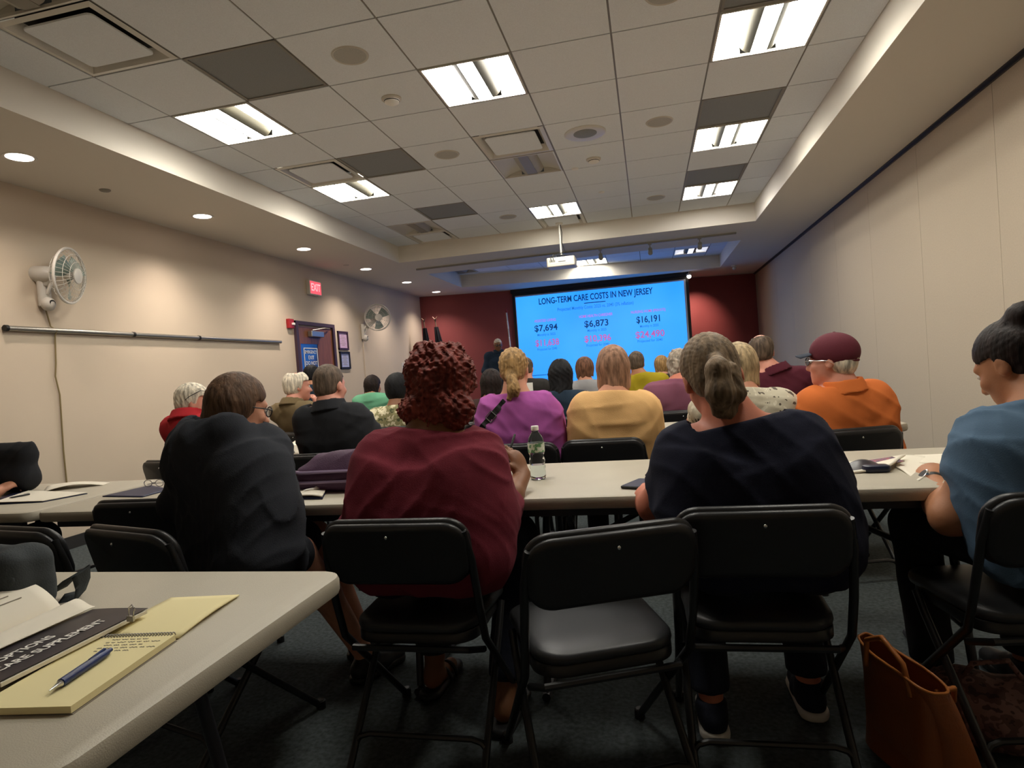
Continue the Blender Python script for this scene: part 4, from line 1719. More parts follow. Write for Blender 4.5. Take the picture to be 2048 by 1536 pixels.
# ---------------------------------------------------------------- folding chairs
def rrect(hx, hy, r, n=8):
    pts = []
    for q, (sx, sy) in enumerate(((1, 1), (-1, 1), (-1, -1), (1, -1))):
        for k in range(n + 1):
            a = (q + k / n) * math.pi / 2
            pts.append((sx * (hx - r) + r * math.cos(a), sy * (hy - r) + r * math.sin(a)))
    return pts


def cushion(mb, hx, hy, r, levels, place, mi=0):
    """stack of rounded rectangles: levels = [(inset, offset)], place(x, y, off) -> point"""
    rings = []
    for ins, off in levels:
        rings.append([place(x, y, off) for x, y in rrect(hx - ins, hy - ins, max(.004, r - ins * .8))])
    m = len(rings[0])
    v = [p for g in rings for p in g]
    f = [(i * m + j, i * m + (j + 1) % m, (i + 1) * m + (j + 1) % m, (i + 1) * m + j) for i in range(len(rings) - 1) for j in range(m)]
    c0 = place(0, 0, levels[0][1])
    c1 = place(0, 0, levels[-1][1])
    v += [c0, c1]
    a, b = len(v) - 2, len(v) - 1
    f += [(a, (j + 1) % m, j) for j in range(m)]
    e = (len(rings) - 1) * m
    f += [(b, e + j, e + (j + 1) % m) for j in range(m)]
    mb.add(v, f, mi)


def make_chair(label):
    """padded folding chair; origin under the seat, facing +y"""
    r = thing('folding_chair', label, 'chair', (0, 0, 0), group='black padded folding chairs')
    hz_, tilt = .685, math.radians(14)

    def back(x, y, off):
        # panel coordinates: x across, y up, off = thickness toward the front; bowed backwards in the middle
        bow = -.030 * (1 - (x / .22) ** 2)
        yy = -.245 + bow + off * math.cos(tilt) - y * math.sin(tilt)
        return (x, yy, hz_ + y * math.cos(tilt) + off * math.sin(tilt))
    b = MB()
    cushion(b, .222, .100, .068, [(.012, .002), (.004, .005), (.0, .013), (.003, .022), (.012, .029), (.05, .034), (.09, .035)], back)
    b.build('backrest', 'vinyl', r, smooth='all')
    b = MB()
    cushion(b, .216, .094, .064, [(.02, -.018), (.006, -.016), (.0, -.010), (.0, -.002), (.004, .0)], back)
    b.build('back_panel', 'vinyl', r, smooth='all')
    b = MB()
    p = back(0, .062, -.0185)
    b.sphere(p, (.005, .0025, .005), 6)
    b.build('rivet', 'chrome', r, smooth='all')
    b = MB()
    seat = lambda x, y, off: (x * (1.0 + .06 * y / .2), y + .0, .425 + off - .006 * (1 - (x / .2) ** 2) * (1 if off > .03 else 0))
    cushion(b, .200, .198, .085, [(.012, .0), (.003, .004), (0, .014), (.002, .026), (.010, .034), (.025, .039), (.07, .043), (.13, .044)], seat)
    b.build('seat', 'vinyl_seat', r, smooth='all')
    b = MB()
    cushion(b, .192, .188, .08, [(.0, -.030), (.0, -.004), (.003, .0)], lambda x, y, off: (x, y, .424 + off))
    b.build('seat_pan', 'black_metal', r, smooth=True)
    for s in (-1, 1):
        b = MB()
        b.tube([(s * .207, -.262, .745), (s * .219, -.240, .66), (s * .222, -.205, .52), (s * .222, -.17, .41), (s * .222, .24, .012)], .0115, 10)
        b.build('front_leg', 'black_metal', r, smooth=True)
        b = MB()
        b.tube([(s * .205, .10, .415), (s * .205, .06, .36), (s * .205, -.255, .012)], .0115, 10)
        b.build('rear_leg', 'black_metal', r, smooth=True)
        b = MB()
        b.lathe([(.0001, 0), (.017, 0), (.017, .028), (.012, .032)], c=(s * .222, .243, 0), n=12)
        b.build('foot_cap', 'black_plastic', r)
        b = MB()
        b.lathe([(.0001, 0), (.017, 0), (.017, .028), (.012, .032)], c=(s * .205, -.262, 0), n=12)
        b.build('foot_cap', 'black_plastic', r)
    MB().tube([(-.205, -.185, .088), (-.19, -.182, .105), (-.16, -.178, .112), (.16, -.178, .112), (.19, -.182, .105), (.205, -.185, .088)], .009, 8).build('rear_stretcher', 'black_metal', r, smooth=True)
    MB().tube([(-.205, -.135, .36), (-.18, -.20, .385), (.18, -.20, .385), (.205, -.135, .36)], .010, 8).build('seat_rail', 'black_metal', r, smooth=True)
    return r


CHAIRS = []
c0_ = None


def chair(label, bx, by, yaw):
    """bx, by = middle of the top of the backrest; yaw degrees, clockwise from facing the screen"""
    global c0_
    a = math.radians(yaw)
    x, y = bx + .285 * math.sin(a), by + .285 * math.cos(a)
    lb = 'black padded folding chair ' + label
    if c0_ is None:
        c0_ = make_chair(lb)
        c0_.location, c0_.rotation_euler = (x, y, 0), (0, 0, -a)
    else:
        dup(c0_, (x, y, 0), -a, lb)
    return x, y


S_B = chair('under the person in maroon with curly red hair', 2.40, -1.585, 0)
S_E = chair('empty and turned to the left, in the middle foreground', 3.03, -1.70, -23)
S_C = chair('under the person in the navy top, right of the empty chair', 3.39, -1.53, -1)
S_D = chair('under the person in slate blue at the right edge', 4.14, -1.44, -8)
S_H = chair('turned to the right under the person in the black hooded top', 1.53, -1.61, 16)
S_F = chair('standing empty left of the person in the hooded top', 1.165, -1.17, 0)
S_L = chair('cut by the left photo edge, behind the charcoal bag', 1.05, -1.57, 10)
S_P = chair('under the person in the purple top', 2.42, .04, 0)
S_Y = chair('under the person in the yellow-orange top', 2.87, .07, 0)
S_O = chair('under the man in orange', 4.08, .01, -14)
S_K = chair('under the man in the black shirt in the third row', 1.26, .02, 4)
S_R = chair('under the man in red at the left wall', .20, .05, 14)
S_G = chair('under the grey-haired person in the third row', 3.56, .07, 0)
S_4 = [chair('under ' + n, x, 1.62, yw) for n, x, yw in (('the white-haired man in olive', .13, 12), ('the person in the floral top', 1.04, 0), ('the dark-haired person in brown', 1.86, 0),
                                                 ('the person with long black hair', 2.44, 0), ('the person in mauve', 3.36, 0), ('the man in the maroon shirt', 3.93, 0))]
S_5 = [chair('under ' + n, x, 3.2, 0) for n, x in (('the child-sized person in green', .12), ('the person in dark grey with a white back logo', 2.02), ('the person with wavy brown hair', 2.5), ('the person in olive yellow', 3.06), ('the dark-haired man at the door', -.42))]
S_6 = [chair('under the blond person in black at the front', 3.26, 4.80, 0)]
# ---------------------------------------------------------------- the audience
M['c_hood'] = mat('black_fleece', '#2a2c32', 0.95, bump=(260, .15), var=(6, .12), spec=.2)
M['c_maroon'] = mat('maroon_knit', '#732a37', 0.95, bump=(320, .15), var=(5, .10), spec=.2)
M['c_navy'] = mat('navy_jersey', '#1d1f2f', 0.95, bump=(320, .12), var=(5, .1), spec=.2)
M['c_slate'] = mat('slate_blue_jersey', '#4c6278', 0.95, bump=(320, .12), var=(5, .08), spec=.2)
M['c_purple'] = mat('purple_jersey', '#a3559a', 0.95, bump=(320, .12), var=(5, .08), spec=.2)
M['c_peach'] = mat('apricot_knit', '#e4b67c', 0.95, bump=(260, .18), var=(6, .07), spec=.2)
M['c_orange'] = mat('orange_pique', '#d4733a', 0.95, bump=(420, .15), var=(5, .06), spec=.2)
M['c_black'] = mat('black_shirt_cotton', '#222327', 0.9, bump=(320, .1), var=(5, .1), spec=.25)
M['c_red'] = mat('red_pique', '#a5262c', 0.95, bump=(420, .12), var=(5, .06), spec=.2)
M['c_olive'] = mat('olive_cotton', '#6b5c42', 0.95, bump=(320, .1), var=(5, .08), spec=.2)
M['c_mauve'] = mat('mauve_jersey', '#7d4d60', 0.95, bump=(320, .1), var=(5, .08), spec=.2)
M['c_polo'] = mat('maroon_polo_cotton', '#4f1f2b', 0.95, bump=(320, .1), var=(5, .08), spec=.2)
M['c_green'] = mat('green_jersey', '#6aa886', 0.95, bump=(320, .1), spec=.2)
M['c_brown'] = mat('brown_jersey', '#3c2a27', 0.95, bump=(320, .1), spec=.2)
M['c_grey'] = mat('charcoal_jersey', '#33312f', 0.95, bump=(320, .1), spec=.2)
M['c_ltgrey'] = mat('pale_grey_jersey', '#9b9a9c', 0.95, bump=(320, .1), spec=.2)
M['c_oliveyel'] = mat('olive_yellow_jersey', '#a08f22', 0.95, bump=(320, .1), spec=.2)
M['c_suit'] = mat('dark_suit_cloth', '#22303f', 0.9, bump=(320, .1), spec=.2)
M['c_floral'] = print_mat('cream_leaf_print', ['#4d5338', '#8f8a63', '#d8cfae', '#e2dabd'], 22)
M['c_floral2'] = print_mat('white_floral_print', ['#5b5248', '#c9c0aa', '#ded6c2'], 30)
for n_, c_ in (('brown', '#584232'), ('red', '#74332b'), ('ash', '#7d6a55'), ('blond', '#9a7a50'), ('auburn', '#94705a'), ('white', '#cfc5b2'), ('grey', '#9b8f80'), ('grizzled', '#5a4c40'),
               ('black', '#0e0e11'), ('dark', '#1f1512'), ('blondgrey', '#a89270'), ('mid', '#6b4a38')):
    M['h_' + n_] = hair_mat(n_, c_)

T2 = ROW[1] - .3775      # near edges of the second and third rows
T3 = ROW[2] - .3775
T4 = ROW[3] - .3775

# -- second row: black hooded top, turned to the right
p = Person('person in a black hooded top with long brown hair and glasses, turned right', 478, 816, -1.22, yaw=34, pitch=14, hs=.98, byaw=24, hip=(1.75, -1.345), Lp=(396, 906, -1.30), Rp=(528, 902, -1.22), girth=1.08, belly=1.02,
           skin='fair', res=.0075, thigh=.40)
p.legs[1][1] = np.array(W(598, 1105, -1.16))
p.legs[1][1][2] = max(.53, p.legs[1][1][2])
p.legs[1][2] = p.legs[1][1] + np.array([.12, .22, -.44])
p.legs[0][2] += np.array([.10, .22, 0])
p.legs[1][2][2] = .085
p.arm(1, W(566, 1008, -1.20), W(540, 978, -.96), curl=30)
p.arm(-1, W(352, 1010, -1.30), W(420, 980, -.98), curl=30)
p.body()
p.eyes()


def hood(s):
    s.rc(p.nb - p.bf * .05 - p.br * .09 + np.array([0, 0, .015]), p.nb - p.bf * .085 + np.array([0, 0, -.02]), .050, .055, k=.05)
    s.rc(p.nb - p.bf * .05 + p.br * .09 + np.array([0, 0, .015]), p.nb - p.bf * .085 + np.array([0, 0, -.02]), .050, .055, k=.05)
    s.ell(p.nb - p.bf * .10 + np.array([0, 0, -.09]), (.11, .055, .09), k=.05)


p.shirt('c_hood', sleeve=(1, 1), fore=(.95, .95), neck=.066, loose=.026, wr=(.009, 30), extra=hood, name='hooded_top', seed=4, hem=.43, sl_r=.062)
p.pants('c_hood', to=.42, name='shorts')
p.shoes('shoe_black')
p.hair('long', 'h_brown', length=.15, th=.010, n=46, groove=.0011)
p.glasses()

# -- second row: maroon top, curly dark red hair, writing
p = Person('person with curly dark red hair in a maroon top, holding a pen', 886, 776, -1.20, yaw=6, pitch=14, hs=1.02, byaw=4, hip=(2.42, -1.345), Lp=(764, 918, -1.27), Rp=(952, 914, -1.27), girth=1.24, belly=1.08, chest=1.0,
           skin='brown', res=.0075, feet=(-.05, -.22))
p.arm(1, W(1006, 1018, -1.19), W(1046, 950, -1.0), hand=W(1028, 898, -.98), palm=(-.8, .3, -.3), curl=48, rad=1.05)
p.arm(-1, W(716, 1060, -1.20), W(800, 1010, -.95), curl=35, rad=1.1)
p.body()
p.eyes()
p.shirt('c_maroon', sleeve=(1, 1), fore=(.25, .22), neck=.088, loose=.016, wr=(.009, 24), name='blouse', seed=8, sl_r=.062)
p.pants('denim', to=.92)
p.hair('curly', 'h_red', R=(.116, .114, .108), c=(0, -.022, .036), lobes=[((-.065, -.035, -.075), (.060, .068, .062)), ((.060, -.035, -.080), (.058, .066, .060)), ((0, -.062, -.075), (.075, .058, .066)), ((-.03, -.01, .11), (.07, .07, .035))], res=.0036, curl=(.0085, 235), big=.013)
# hoop earring
b = MB()
ce = np.array(W(941, 834, -1.17)) - np.array(p.base)
b.tube([ce + np.array([.020 * math.cos(a) * .5, .020 * math.cos(a) * .5, .026 * math.sin(a)]) for a in np.linspace(0, 2 * math.pi, 24)[:-1]], .0014, 6, closed=True)
b.build('hoop_earring', 'chrome', p.root, smooth=True)
for i, (hp, kn, an) in enumerate(p.legs):
    s = Sdf()
    s.rc(an - p.bf * .05 + np.array([0, 0, -.072]), an + p.bf * .17 + np.array([0, 0, -.072]), .044, .040, k=.02)
    s.cut((0, 0, 1), .030)
    s.cut((0, 0, -1), -.004)
    sdf_obj('sandal_sole', s, .008, 'shoe_black', p.root, p.base)
    b = MB()
    for dy in (.05, .10):
        cc = an + p.bf * dy - np.array(p.base)
        b.tube([cc + p.br * (.045 * math.cos(a)) + np.array([0, 0, -.068 + .050 * math.sin(a)]) for a in np.linspace(-.1, math.pi + .1, 12)], .007, 6)
    b.build('sandal_strap', 'shoe_black', p.root, smooth=True)
PB = p

# -- second row: navy top, tied-up light brown hair
p = Person('person in a navy short-sleeved top with tied-up light brown hair', 1424, 756, -1.20, yaw=-4, pitch=20, roll=-8, hs=1.06, byaw=-2, hip=(3.42, -1.30), Lp=(1374, 908, -1.26), Rp=(1594, 884, -1.26), girth=1.20, belly=1.08,
           skin='rosy', res=.0075, feet=(-.25, -.12))
p.arm(-1, W(1308, 1012, -1.17), W(1290, 982, -.98), hand=W(1272, 962, -.85), curl=35, rad=1.25)
p.arm(1, W(1660, 975, -1.16), W(1640, 962, -.95), curl=35, rad=1.2)
p.body()
p.eyes()
p.shirt('c_navy', sleeve=(.66, .62), neck=.084, neckdrop=.014, loose=.016, wr=(.008, 26), name='top', seed=12, sl_r=.060)
p.pants('denim', to=.95)
p.shoes('denim', 'shoe_white')
tie = (.0, -.112, .012)
p.hair('tail', 'h_ash', tie=tie, n=38, groove=.0010, th=.012, res=.005,
       add=[('rc', (0, -.105, .012), (0, -.118, .010), .020, .018), ('rc', (0, -.118, .012), (-.012, -.150, -.025), .018, .030, .01), ('rc', (-.012, -.150, -.025), (-.020, -.140, -.085), .030, .037, .02), ('rc', (-.020, -.140, -.085), (-.028, -.105, -.125), .034, .020, .02),
            ('rc', (.03, -.112, -.02), (.03, -.10, -.085), .020, .026, .015), ('rc', (0, -.08, -.08), (.0, -.075, -.125), .040, .026, .02)])
hn = MB()
cc = p.hl((0, -.117, .012)) - np.array(p.base)
hn.tube([cc + p.A[0] * (.020 * math.cos(a)) + p.A[2] * (.020 * math.sin(a)) for a in np.linspace(0, 2 * math.pi, 20)[:-1]], .005, 6, closed=True)
hn.build('hair_tie', 'h_mid', p.root, smooth=True)
PC = p

# -- second row, right edge: slate blue T-shirt, watch
p = Person('person in a slate blue T-shirt wearing a wristwatch, cut by the right edge', 2030, 728, -1.10, yaw=-32, pitch=26, hs=1.03, byaw=-14, hip=(4.22, -1.25), Lp=(1992, 880, -1.18), Rp=(2190, 862, -1.22), girth=1.18, belly=1.05,
           skin='tan', res=.0075)
p.arm(1, p.R + np.array([.10, .12, -.28]), p.R + np.array([-.05, .35, -.26]), curl=40, rad=1.2)
p.arm(-1, W(1900, 1034, -1.20), W(1866, 962, -.96), hand=W(1858, 928, -.86), palm=(.2, 0, -1), curl=58, rad=1.25, hz=1.12)
p.body()
p.eyes()
p.shirt('c_slate', sleeve=(.57, .6), neck=.078, loose=.018, wr=(.010, 22), name='t_shirt', seed=15, sl_r=.060)
p.pants('trouser', to=.95)
p.shoes('shoe_black')
p.hair('tail', 'h_dark', th=.010, n=40, groove=.0009, tie=(0, -.09, .09), add=[('ell', (0, -.085, .105), (.05, .045, .042)), ('ell', (-.060, -.04, .035), (.020, .045, .045)), ('rc', (-.03, -.09, -.03), (-.02, -.08, -.085), .035, .022)])
sh, e, w, hd = p.arms[-1][:4]
ad = nz(w - e)
wc = w - ad * .012 - np.array(p.base)
uu = nz(np.cross(ad, [0, 0, 1]))
vv = np.cross(uu, ad)
b = MB()
b.lathe([(.0325, -.011), (.0345, -.008), (.0345, .008), (.0325, .011)], c=wc, n=38, frame=(uu, vv, ad))
ws = b.build('wristwatch', 'black_plastic', p.root, smooth=True)
fo_ = nz(-uu * .75 * np.sign(np.dot(uu, [1, 0, 0])) + np.array([0, -.25, .65]))
fo_ = nz(fo_ - ad * np.dot(fo_, ad))
b = MB()
b.lathe([(.018, .030), (.0195, .034), (.019, .042), (.016, .043)], c=wc, n=20, frame=(nz(np.cross(fo_, ad)), ad, fo_))
b.build('watch_case', 'chrome', ws, smooth=True)
b = MB().lathe([(.016, .0432), (.0001, .0438)], c=wc, n=20, frame=(nz(np.cross(fo_, ad)), ad, fo_))
b.build('watch_face', 'black_plastic', ws)
PD = p

# -- person beyond the left edge: only a hand reaches into the picture
p = Person('person beyond the left edge, one hand resting on the second-row table', -360, 800, -1.12, yaw=10, pitch=10, hip=(.22, -1.30), skin='fair', res=.009)
p.arm(1, W(-120, 1000, -1.05), W(-6, 984, -.76), hand=W(30, 962, -.66), palm=(0, .3, -1), curl=50)
p.arm_rel(-1)
p.body()
p.shirt('c_grey', sleeve=(1, 1), fore=(.8, .85), seed=3)
p.hair('short', 'h_dark')
p.pants('trouser')
p.shoes('shoe_black')
LHAND = p

# -- third row
def seated(label, px, py, y, hairstyle, hm, top, topname='shirt', skin='fair', res=.011, hair=None, shirt=None, eyes=False, pants='trouser', arms=None, glasses=None, body_legs=True, **kw):
    q = Person(label, px, py, y, skin=skin, res=res, **kw)
    if arms is None:
        q.table_arms(kw.get('_t', y + .24))
    else:
        arms(q)
    q.body()
    if eyes:
        q.eyes()
    q.shirt(top, name=topname, **(shirt or {}))
    if pants:
        q.pants(pants)
        q.shoes('shoe_black')
    if hairstyle:
        q.hair(hairstyle, hm, **(hair or {}))
    return q


def t3arms(q):
    q.table_arms(T3, reach=.14)


def t4arms(q):
    q.table_arms(T4, reach=.14)


p = seated('white-haired man in red by the left wall, glasses pushed up on his head', 388, 806, .30, 'short', 'h_white', 'c_red', 'polo_shirt', skin='pink', res=.010, yaw=52, pitch=8, byaw=26, hip=(.33, .32), Lp=(350, 856, .27), Rp=(412, 858, .24), girth=1.08,
           eyes=True, hair=dict(th=.011, n=30), shirt=dict(sleeve=(.62, .62), collar='c_red', seed=21, wr=(.007, 26), loose=.016),
           arms=lambda q: (q.arm(1, q.R + np.array([.10, .20, -.27]), W(540, 893, .66), hand=W(585, 886, .74), curl=25), q.arm_rel(-1)))
p.glasses(up=.075, back=.028)

p = seated('man with cropped greying hair in a black shirt, third row', 660, 772, .26, 'short', 'h_grizzled', 'c_black', skin='pink', res=.010, yaw=8, pitch=4, hip=(1.29, .28), Lp=(616, 840, .22), Rp=(712, 838, .22), girth=1.14, hs=1.06,
           hair=dict(th=.004, low=.062, n=34, groove=.001), shirt=dict(sleeve=(.66, .66), collar='c_black', seed=23, wr=(.007, 26), loose=.018, sl_r=.064), arms=t3arms, byaw=2)

p = seated('person in a purple top with a low blond ponytail and a black bag strap', 1029, 741, .28, 'tail', 'h_blond', 'c_purple', 'top', res=.010, yaw=2, pitch=8, roll=-2, hip=(2.40, .31), Lp=(986, 820, .24), Rp=(1086, 817, .24), girth=1.18, belly=1.05,
           hair=dict(th=.014, n=38, tie=(.0, -.10, -.05), add=[('rc', (0, -.095, -.045), (.01, -.118, -.07), .030, .022), ('rc', (.01, -.118, -.065), (.02, -.13, -.12), .030, .034), ('rc', (.02, -.13, -.12), (-.01, -.125, -.17), .032, .014), ('rc', (.02, -.13, -.10), (.035, -.125, -.155), .026, .012)], res=.007),
           shirt=dict(sleeve=(.7, .7), neck=.078, seed=25, wr=(.010, 26), loose=.016, sl_r=.062), arms=t3arms)
# cross-body strap lying on the back
ss = p.shirt_sdf
a, c = W(1015, 800, .2), W(966, 858, .2)
row = []
for t in np.linspace(0, 1, 18):
    q = a + (c - a) * t
    yy = np.linspace(q[1] - .45, q[1] + .3, 220)
    pts = np.stack([np.full(220, q[0]), yy, np.full(220, q[2])], 1).astype(np.float32)
    dd = ss(pts)
    k = np.argmax(dd < .002)
    row.append(np.array([q[0], yy[k] - .004, q[2]]) - np.array(p.base))
b = MB()
sd_ = nz(np.cross(c - a, [0, 1, 0])) * .016
for sgn in (0,):
    v = []
    for q in row:
        v += [q - sd_, q + sd_, q + sd_ + np.array([0, .006, 0]), q - sd_ + np.array([0, .006, 0])]
    f = [(i * 4 + j, i * 4 + (j + 1) % 4, i * 4 + 4 + (j + 1) % 4, i * 4 + 4 + j) for i in range(len(row) - 1) for j in range(4)]
    b.add(v, f)
st = b.build('bag_strap', 'black_plastic', p.root)
q = row[9]
dn = nz(c - a)
b = MB()
for s1 in (-1, 1):
    b.tube([q + dn * .024 * s1 - sd_ * 1.3 + np.array([0, -.003, 0]), q + dn * .024 * s1 + sd_ * 1.3 + np.array([0, -.003, 0])], .0028, 6)
    b.tube([q - dn * .024 + sd_ * 1.3 * s1 + np.array([0, -.003, 0]), q + dn * .024 + sd_ * 1.3 * s1 + np.array([0, -.003, 0])], .0028, 6)
b.build('strap_buckle', 'chrome', st)

p = seated('person in an apricot long-sleeved top with straight shoulder-length auburn hair', 1227, 738, .30, 'bob', 'h_auburn', 'c_peach', 'knit_top', res=.010, yaw=0, pitch=4, hip=(2.92, .33), Lp=(1172, 817, .24), Rp=(1284, 817, .24), girth=1.2, belly=1.03,
           hair=dict(length=.125, th=.014, n=40, groove=.0014, vol=1.08), shirt=dict(sleeve=(1, 1), fore=(.5, .5), neck=.080, seed=27, wr=(.011, 22), loose=.018, sl_r=.064),
           arms=lambda q: q.table_arms(T3, dx=.14, reach=.12))

p = seated('grey-blond person in a white floral top, hidden behind the person in navy', 1478, 738, .30, 'bob', 'h_blondgrey', 'c_floral2', 'floral_top', res=.011, yaw=0, pitch=6, hip=(3.60, .36), shw=.185, girth=1.1, shy=-.08,
           hair=dict(length=.095, th=.022, n=36, groove=.0016, vol=1.1, wob=.02), shirt=dict(sleeve=(.7, .7), seed=29, loose=.016), arms=t3arms)

# man in orange with cap
p = Person('man in an orange polo shirt and maroon baseball cap, looking left', 1664, 722, .24, yaw=-58, pitch=-2, hs=1.08, byaw=-16, hip=(4.10, .30), Lp=(1628, 812, .20), Rp=(1744, 796, .28), girth=1.2, skin='pink', res=.010)
p.table_arms(T3, reach=.12, dx=.12)
p.body()
p.eyes()
p.shirt('c_orange', sleeve=(.72, .72), neck=.074, seed=31, wr=(.012, 20), loose=.02, collar='c_orange', name='polo_shirt', sl_r=.068)
p.pants('trouser')
p.shoes('shoe_black')
p.hair('short', 'h_white', th=.006, low=.075, groove=.0008, n=40)
p.glasses(m='chrome')
M['cap_maroon'] = mat('cap_maroon_cotton', '#5a1c2a', 0.85, bump=(300, .15))
M['cap_navy'] = mat('cap_navy_cotton', '#232a38', 0.85, bump=(300, .15))
s = Sdf()
s.ell(p.hl((0, -.012, .042)), np.array((.088, .110, .092)) * p.s, p.A)
s.cuts.append((lambda P, p=p: (-.004 - (((P - p.H.astype(np.float32)) @ p.A.T.astype(np.float32))[:, 2] + .22 * ((P - p.H.astype(np.float32)) @ p.A.T.astype(np.float32))[:, 1] * -1) - .0) * 1.0, 0))
s.sub(p.hl((0, -.125, -.012)), .030, k=.004)
capo = sdf_obj('baseball_cap', s, .006, 'cap_maroon', p.root, p.base)


def brim(u, v):
    a = (u - .5) * 2
    return p.hl((a * .074, .085 + v * .078 * (1 - .35 * a * a) - .02 * a * a, .046 - .012 * a * a - .014 * v)) - np.array(p.base)


MB().grid(brim, 12, 6, thick=.004).build('cap_brim', 'cap_navy', capo, smooth='all')
b = MB()


def patch(u, v):
    return p.hl(((u - .5) * .05, .093 - .022 * (v - .1) - abs(u - .5) * .012, .068 + v * .034)) - np.array(p.base)


b.grid(patch, 6, 4, thick=.002)
b.build('cap_patch', 'white', capo, smooth='all')
b = MB().sphere(p.hl((0, -.012, .133)) - np.array(p.base), (.008, .008, .004), 6)
b.build('cap_button', 'cap_maroon', capo)
b = MB().tube([p.hl((.040 * math.cos(a), -.112 + .012 * (1 - math.sin(a)) * 0 + .02 * math.cos(a) ** 2, .002)) - np.array(p.base) for a in np.linspace(0, math.pi, 10)], .006, 6)
b.build('cap_strap', 'cap_maroon', capo)

# -- fourth row
p = seated('white-haired man in an olive shirt, hand at his chin', 596, 774, 1.85, 'balding', 'h_white', 'c_olive', skin='pink', res=.012, yaw=46, pitch=2, byaw=16, hip=(.22, 1.88), shw=.19, shy=-.07, hs=1.08, eyes=True,
           hair=dict(th=.016, bald=((0, -.02, .132), .055), n=34, groove=.0016), shirt=dict(sleeve=(.8, .8), seed=41, collar='c_olive', wr=(.008, 28)),
           arms=lambda q: (q.arm(1, q.R + np.array([.12, .20, -.24]), W(634, 812, 2.04), hand=W(628, 788, 2.04), palm=(-1, 0, 0), curl=50), q.arm_rel(-1)))
p = seated('person with short black hair in a cream leaf-print top, fourth row', 797, 782, 1.85, 'short', 'h_black', 'c_floral', 'leaf_print_top', skin='brown', res=.012, yaw=4, pitch=12, hip=(1.05, 1.87), shw=.19, girth=1.12, shy=-.08, hs=1.08,
           hair=dict(th=.026, low=.10, n=34, groove=.0016), shirt=dict(sleeve=(.7, .7), seed=43, wr=(.008, 28)), arms=t4arms)
p = seated('dark-haired person in brown behind the red curls, fourth row', 984, 770, 1.85, 'bob', 'h_dark', 'c_brown', 'top', skin='brown', res=.013, yaw=0, pitch=10, hip=(1.88, 1.87), shw=.17,
           hair=dict(length=.09, th=.016), shirt=dict(seed=44), arms=t4arms)
p = seated('person with long straight black hair in dark navy, before the screen', 1122, 752, 1.85, 'long', 'h_black', 'c_suit', 'top', skin='brown', res=.012, yaw=0, pitch=6, hip=(2.44, 1.87), shw=.175, hs=1.05,
           hair=dict(length=.24, th=.014, vol=1.05, n=18), shirt=dict(seed=45), arms=t4arms)
p = seated('person with curly grey hair in a mauve top, fourth row', 1360, 732, 1.85, 'curly', 'h_grey', 'c_mauve', 'top', skin='rosy', res=.012, yaw=6, pitch=6, hip=(3.36, 1.87), shw=.19, girth=1.15, shy=-.08, shx=-.03,
           hair=dict(R=(.098, .105, .115), lobes=[((0, -.05, -.05), (.085, .06, .07))], res=.008, curl=(.008, 120), big=.006), shirt=dict(sleeve=(.62, .62), seed=46, wr=(.008, 28)), arms=t4arms)
p = seated('balding man in a dark maroon polo shirt, fourth row right', 1522, 704, 1.85, 'balding', 'h_grizzled', 'c_polo', 'polo_shirt', skin='pink', res=.012, yaw=2, pitch=0, hip=(4.0, 1.87), shw=.22, girth=1.25, shy=-.05, shx=.09, hs=1.1,
           hair=dict(th=.008, bald=((0, .02, .125), .088), n=38, groove=.002), shirt=dict(sleeve=(.7, .7), collar='c_polo', seed=47, wr=(.009, 26), sl_r=.066), arms=t4arms)

# -- farther rows
p = seated('child-sized person in a green top at the left, near the far fan cord', 746, 773, 3.45, 'bob', 'h_dark', 'c_green', 'top', skin='tan', res=.014, yaw=10, pitch=6, hip=(.14, 3.5), shw=.16, shz=.03,
           hair=dict(length=.09, th=.014), shirt=dict(seed=51), arms=lambda q: q.arm_rel(1).arm_rel(-1))
p = seated('man with short dark hair sitting before the door', 625, 752, 3.45, 'short', 'h_black', 'c_suit', skin='tan', res=.014, yaw=14, pitch=4, hip=(-.44, 3.5), shw=.18,
           hair=dict(th=.012), shirt=dict(seed=52), arms=lambda q: q.arm_rel(1).arm_rel(-1))
p = seated('person in dark grey with a white logo on the back, beside the purple top', 1052, 738, 3.45, 'short', 'h_grizzled', 'c_grey', 't_shirt', skin='pink', res=.014, yaw=0, hip=(2.04, 3.5), shw=.19,
           hair=dict(th=.008), shirt=dict(sleeve=(.7, .7), seed=53), arms=lambda q: q.arm_rel(1).arm_rel(-1))
s_ = p.shirt_sdf
cq = W(1057, 774, 3.3)
yy = np.linspace(cq[1] - .3, cq[1] + .4, 200)
k = np.argmax(s_(np.stack([np.full(200, cq[0]), yy, np.full(200, cq[2])], 1).astype(np.float32)) < .004)
MB().rbox((cq[0] - p.base[0], yy[k] - p.base[1] - .006, cq[2]), (.10, .012, .09), .004).build('back_logo', 'white', p.root)
p = seated('person with wavy brown hair in a pale grey top, before the screen', 1170, 740, 3.45, 'bob', 'h_mid', 'c_ltgrey', 'top', skin='fair', res=.014, yaw=0, pitch=4, hip=(2.50, 3.5), shw=.17,
           hair=dict(length=.075, th=.024, n=30, groove=.0016, vol=1.1, wob=.02), shirt=dict(seed=54), arms=lambda q: q.arm_rel(1).arm_rel(-1))
p = seated('person with short dark hair in an olive yellow top, before the screen', 1273, 727, 3.45, 'short', 'h_grizzled', 'c_oliveyel', 't_shirt', skin='tan', res=.013, yaw=2, pitch=0, hip=(3.08, 3.5), shw=.20, girth=1.15, shx=.04,
           hair=dict(th=.010, low=.07), shirt=dict(sleeve=(.7, .7), seed=55, wr=(.008, 28)), arms=lambda q: q.arm_rel(1).arm_rel(-1))
